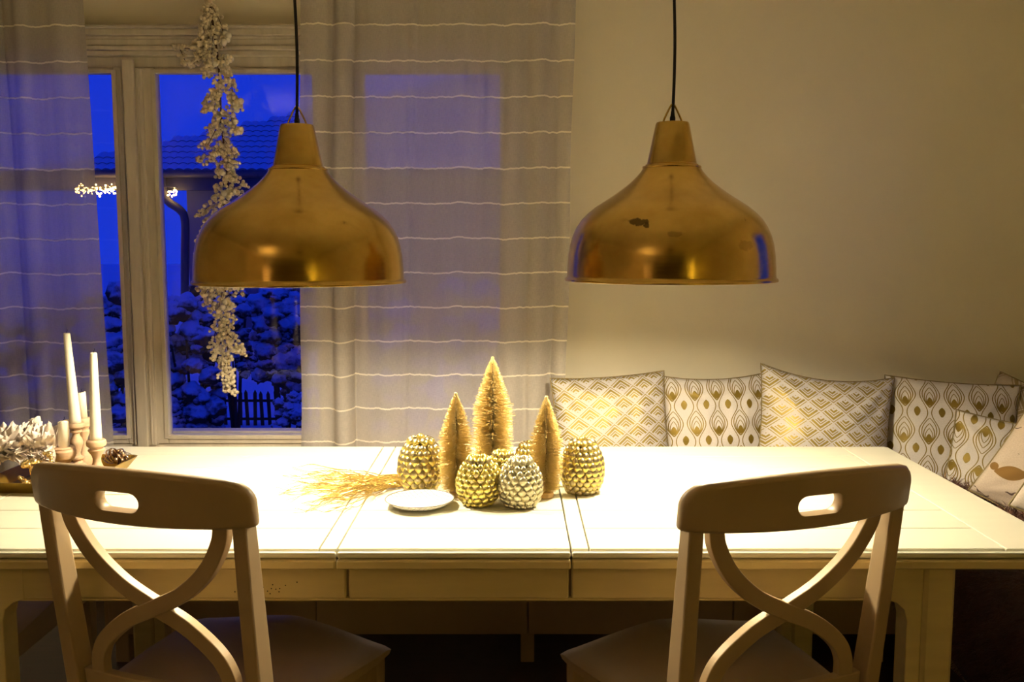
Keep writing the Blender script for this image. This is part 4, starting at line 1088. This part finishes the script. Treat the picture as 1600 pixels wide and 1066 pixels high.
for px, py in ((352, 52), (358, 56), (355, 62), (349, 66), (362, 92), (356, 90), (346, 98), (336, 100), (328, 103), (352, 100), (366, 162), (370, 172), (376, 158), (364, 180), (368, 190), (361, 196), (378, 202), (372, 207), (362, 205), (358, 298), (350, 302), (365, 300), (347, 270), (340, 268), (352, 472), (348, 480), (358, 482), (356, 470), (345, 468), (362, 478)):
    bg_s.blob(gp(px+rnd.uniform(-1, 1), py, rnd.uniform(-.03, .0)), rnd.uniform(.0085, .0115), 2)
from_bm('stem', bm, MAT['stem'], gar)
o = sm_s.build('berries', MAT['berry'], gar); o['kind'] = 'stuff'
o = bg_s.build('pearl_berries', MAT['berry_big'], gar); o['kind'] = 'stuff'; o['label'] = 'larger white pearl berries'

# ================================================================== CUSHIONS
def cushion(center, w, h, t, roll, tilt, yaw, mat, label, group, seed, pinch=.05, top_sag=0.0):
    """roll: degrees in its own plane; tilt: leaning back; yaw: turned about z"""
    N = 40; V, F, UV = [], [], []; idx = {}
    def pt(i, j, side):
        s, q = i/N*2-1, j/N*2-1
        x = w/2*s*(1 - pinch*(1-q*q)**1.0); z = h/2*q*(1 - pinch*(1-s*s)) - top_sag*(1-s*s)*max(0, q)**2
        th = t/2*max(0, (1-abs(s)**2.6)*(1-abs(q)**2.6))**.62
        wr = (.010*noise.noise(Vector((s*1.6, q*1.6, seed))) + .0045*noise.noise(Vector((s*5, q*5, seed+9))))*min(1, th/.03)
        # creases running in from the corners
        for cs, cq in ((1, 1), (-1, 1), (1, -1), (-1, -1)):
            dx_, dq_ = s-cs, q-cq; rr2 = sqrt(dx_*dx_+dq_*dq_)
            if rr2 < .9: wr += .006*sin(math.atan2(dq_, dx_)*14 + seed)*(rr2/.9)*(1-rr2/.9)*2*min(1, th/.02)
        return (x, side*-(th + wr if th > 1e-4 else 0), z), (x*1.0, z*1.0)
    for side in (1, -1):
        for j in range(N+1):
            for i in range(N+1):
                if side == -1 and (i in (0, N) or j in (0, N)): idx[(side, i, j)] = idx[(1, i, j)]; continue
                p, uv = pt(i, j, side); idx[(side, i, j)] = len(V); V.append(p); UV.append(uv)
        for j in range(N):
            for i in range(N):
                f = [idx[(side, i, j)], idx[(side, i+1, j)], idx[(side, i+1, j+1)], idx[(side, i, j+1)]]; F.append(f if side == 1 else f[::-1])
    c = empty('cushion', center); tag(c, label, 'cushion', group)
    c.rotation_mode = 'XYZ'
    c.matrix_world = Matrix.Translation(center) @ Matrix.Rotation(R(yaw), 4, 'Z') @ Matrix.Rotation(R(-tilt), 4, 'X') @ Matrix.Rotation(R(-roll), 4, 'Y')
    me = bpy.data.meshes.new('cover'); me.from_pydata(V, [], F); uvl = me.uv_layers.new(name='UVMap')
    for l in me.loops: uvl.data[l.index].uv = UV[l.vertex_index]
    obj('cover', me, mat, c, True)
    loop = [V[idx[(1, i, 0)]] for i in range(N)] + [V[idx[(1, N, j)]] for j in range(N)] + [V[idx[(1, i, N)]] for i in range(N, 0, -1)] + [V[idx[(1, 0, j)]] for j in range(N, -1, -1)]
    bm = bmesh.new(); tube(bm, loop, .0026, 6, cap=False); from_bm('piping', bm, MAT['piping'], c, smooth=True)
    return c
CG = 'patterned cushions along the corner bench'
def cz(px, py, Y): return at(px, py, Y=Y)
c = at(957, 640, Y=3.22); cushion(Vector((c.x, 3.22, .685)), .405, .42, .15, 3.5, 14, 2, MAT['chev'], 'white cushion with gold chevrons pointing up, leftmost, beside the curtain', CG, 1)
c = at(1118, 640, Y=3.26); cushion(Vector((c.x, 3.26, .690)), .385, .40, .13, 1.5, 12, 0, MAT['peacock'], 'white cushion with ochre feather eyes, second from the curtain', CG, 2, top_sag=.010)
c = at(1288, 650, Y=3.12); cushion(Vector((c.x, 3.12, .700)), .455, .45, .20, -6, 16, -2, MAT['chev_down'], 'puffy white cushion with shiny gold chevrons pointing down, third from the curtain', CG, 3, pinch=.07, top_sag=.02)
c = at(1484, 660, Y=3.11); cushion(Vector((c.x, 3.11, .682)), .43, .42, .13, -3, 14, -12, MAT['peacock'], 'white cushion with ochre feather eyes, in the bench corner', CG, 4)
cushion(Vector((1.75, 3.08, .665)), .40, .40, .12, -16, 10, -48, MAT['lattice'], 'beige cushion with ochre lattice bands, at the far back of the corner', CG, 5)
cushion(Vector((1.53, 2.84, .640)), .34, .33, .11, -8, 12, -25, MAT['peacock_down'], 'smaller feather-eye cushion standing in front of the corner one', CG, 6)
cushion(Vector((1.545, 2.52, .725)), .38, .38, .12, -27, 14, -30, MAT['birds'], 'beige cushion printed with a brown bird and writing lines', CG, 7)
cushion(Vector((1.435, 2.14, .80)), .36, .36, .12, -25, 16, -25, MAT['holly'], 'cream cushion with dark leaves and red berries, at the right edge', CG, 8)

# brown fur throw over the side bench: hanging over its front edge
thr = empty('fur_throw', (1.30, 2.2, .47)); tag(thr, 'shaggy dark brown fur throw draped over the right bench', 'throw')
prof = [(.60, .010), (.42, .03), (.28, .07), (.14, .12), (.04, .13), (-.04, .09), (-.075, .0), (-.078, -.12), (-.075, -.22), (-.07, -.30)]
PP = smooth_path([(a, 0, b) for a, b in prof], 3); ny = 46; V, F = [], []
for j in range(ny+1):
    y = -.85 + 1.55*j/ny
    for i, p in enumerate(PP):
        f = i/len(PP); q = noise.noise(Vector((f*4, y*5, 1)))*.018
        hem = (noise.noise(Vector((y*3, 0, 5)))*.08 - .10*max(0, y))*max(0, (f-.6)/.4)
        V.append((p.x - max(0, q)*(f > .5), y, p.z + abs(q) + (-hem if 0 else hem)*-1*(f > .6)))
for j in range(ny):
    for i in range(len(PP)-1): a = j*len(PP)+i; F.append((a, a+1, a+len(PP)+1, a+len(PP)))
me = bpy.data.meshes.new('hide'); me.from_pydata(V, [], F); ho = obj('hide', me, MAT['fur'], thr, True); md = ho.modifiers.new('so', 'SOLIDIFY'); md.thickness = .006; md.offset = 1
rnd = random.Random(3); Vf, Ff = [], []
for k in range(16000):
    f = rnd.choice(range(len(F))); a, b, c_, d = [Vector(V[i]) for i in F[f]]
    if f % (len(PP)-1) < 6 and rnd.random() < .6: continue
    s, t = rnd.random(), rnd.random(); p = a.lerp(b, s).lerp(d.lerp(c_, s), t); n = (b-a).cross(d-a).normalized()
    if n.z < 0 and abs(n.z) > abs(n.x): n = -n
    if abs(n.x) > abs(n.z) and n.x > 0: n = -n
    L = rnd.uniform(.022, .050); dirv = (n*.8 + Vector((rnd.uniform(-.6, .3), rnd.uniform(-.6, .6), rnd.uniform(-.55, .1)))).normalized()
    sd = dirv.cross(Vector((rnd.uniform(-1, 1), rnd.uniform(-1, 1), 1))).normalized()*.0009; o = len(Vf)
    p1 = p + dirv*L*.5; p2 = p + dirv*L + Vector((rnd.uniform(-.004, .004), rnd.uniform(-.006, .006), -.010))
    Vf += [p-sd, p+sd, p1-sd*.8, p1+sd*.8, p2]; Ff += [(o, o+1, o+3, o+2), (o+2, o+3, o+4)]
s_ = Soup(); s_.v = [tuple(v) for v in Vf]; s_.f = Ff; fo = s_.build('fur_pile', MAT['fur'], thr, False); fo['kind'] = 'stuff'

# ================================================================== BEHIND THE CAMERA (mirrored in the brass, and an added fill light)
xt = empty('christmas_tree', (1.25, -1.6, 0)); tag(xt, 'dark Christmas tree with yellow lights behind the camera, mirrored in the brass lamps', 'tree')
bm = bmesh.new(); tube(bm, [(0, 0, 0), (0, 0, 1.95)], [.04, .01], 8); from_bm('trunk', bm, MAT['darkwood'], xt)
V, F = [], []; rnd = random.Random(9)
for k in range(2600):
    z = .25 + 1.7*rnd.random(); rr_ = .52*(1 - (z-.25)/1.78); a = rnd.uniform(0, 2*pi); q = rnd.uniform(.3, 1)
    p = Vector((cos(a)*rr_*q, sin(a)*rr_*q, z)); d = Vector((cos(a), sin(a), -.3)).normalized(); sd = Vector((-sin(a), cos(a), 0))*.012; o = len(V)
    V += [p-sd, p+sd, p+d*.10]; F.append((o, o+1, o+2))
s_ = Soup(); s_.v = [tuple(v) for v in V]; s_.f = F; o = s_.build('needles', MAT['pine'], xt, False); o['kind'] = 'stuff'
s_ = Soup()
for k in range(110):
    f = k/110; z = .3 + 1.6*f; rr_ = .55*(1 - (z-.25)/1.78); a = k*2.4; s_.blob((cos(a)*rr_, sin(a)*rr_, z), .008, 1)
o = s_.build('tree_lights', MAT['tree_fairy'], xt); o['kind'] = 'stuff'
fl_ = empty('added_uplight_stand', (-1.9, -1.3, 0)); tag(fl_, 'added stand with open shade round the unseen fill light behind the camera', 'lamp')  # invented stand; its open shade sends the added fill light up to the ceiling
bm = bmesh.new(); lathe(bm, [(0, 0), (.14, 0), (.14, .015), (.015, .03), (.012, 1.62), (0, 1.62)], 24); from_bm('pole', bm, MAT['black'], fl_, smooth=True)
bm = bmesh.new(); lathe(bm, [(.20, 1.55), (.14, 1.90)], 40); from_bm('uplight_shade', bm, MAT['feather'], fl_, smooth=True)

cp = empty('dark_lantern', (0, -.05, 2.02)); tag(cp, 'small dark lantern hanging from the ceiling above the camera, mirrored in the brass shades', 'lantern')
bm = bmesh.new(); lathe(bm, [(0, -.10), (.05, -.085), (.15, .02), (.06, .13), (.01, .15), (.006, .528), (.05, .529), (0, .53)], 8); from_bm('body', bm, MAT['black'], cp)
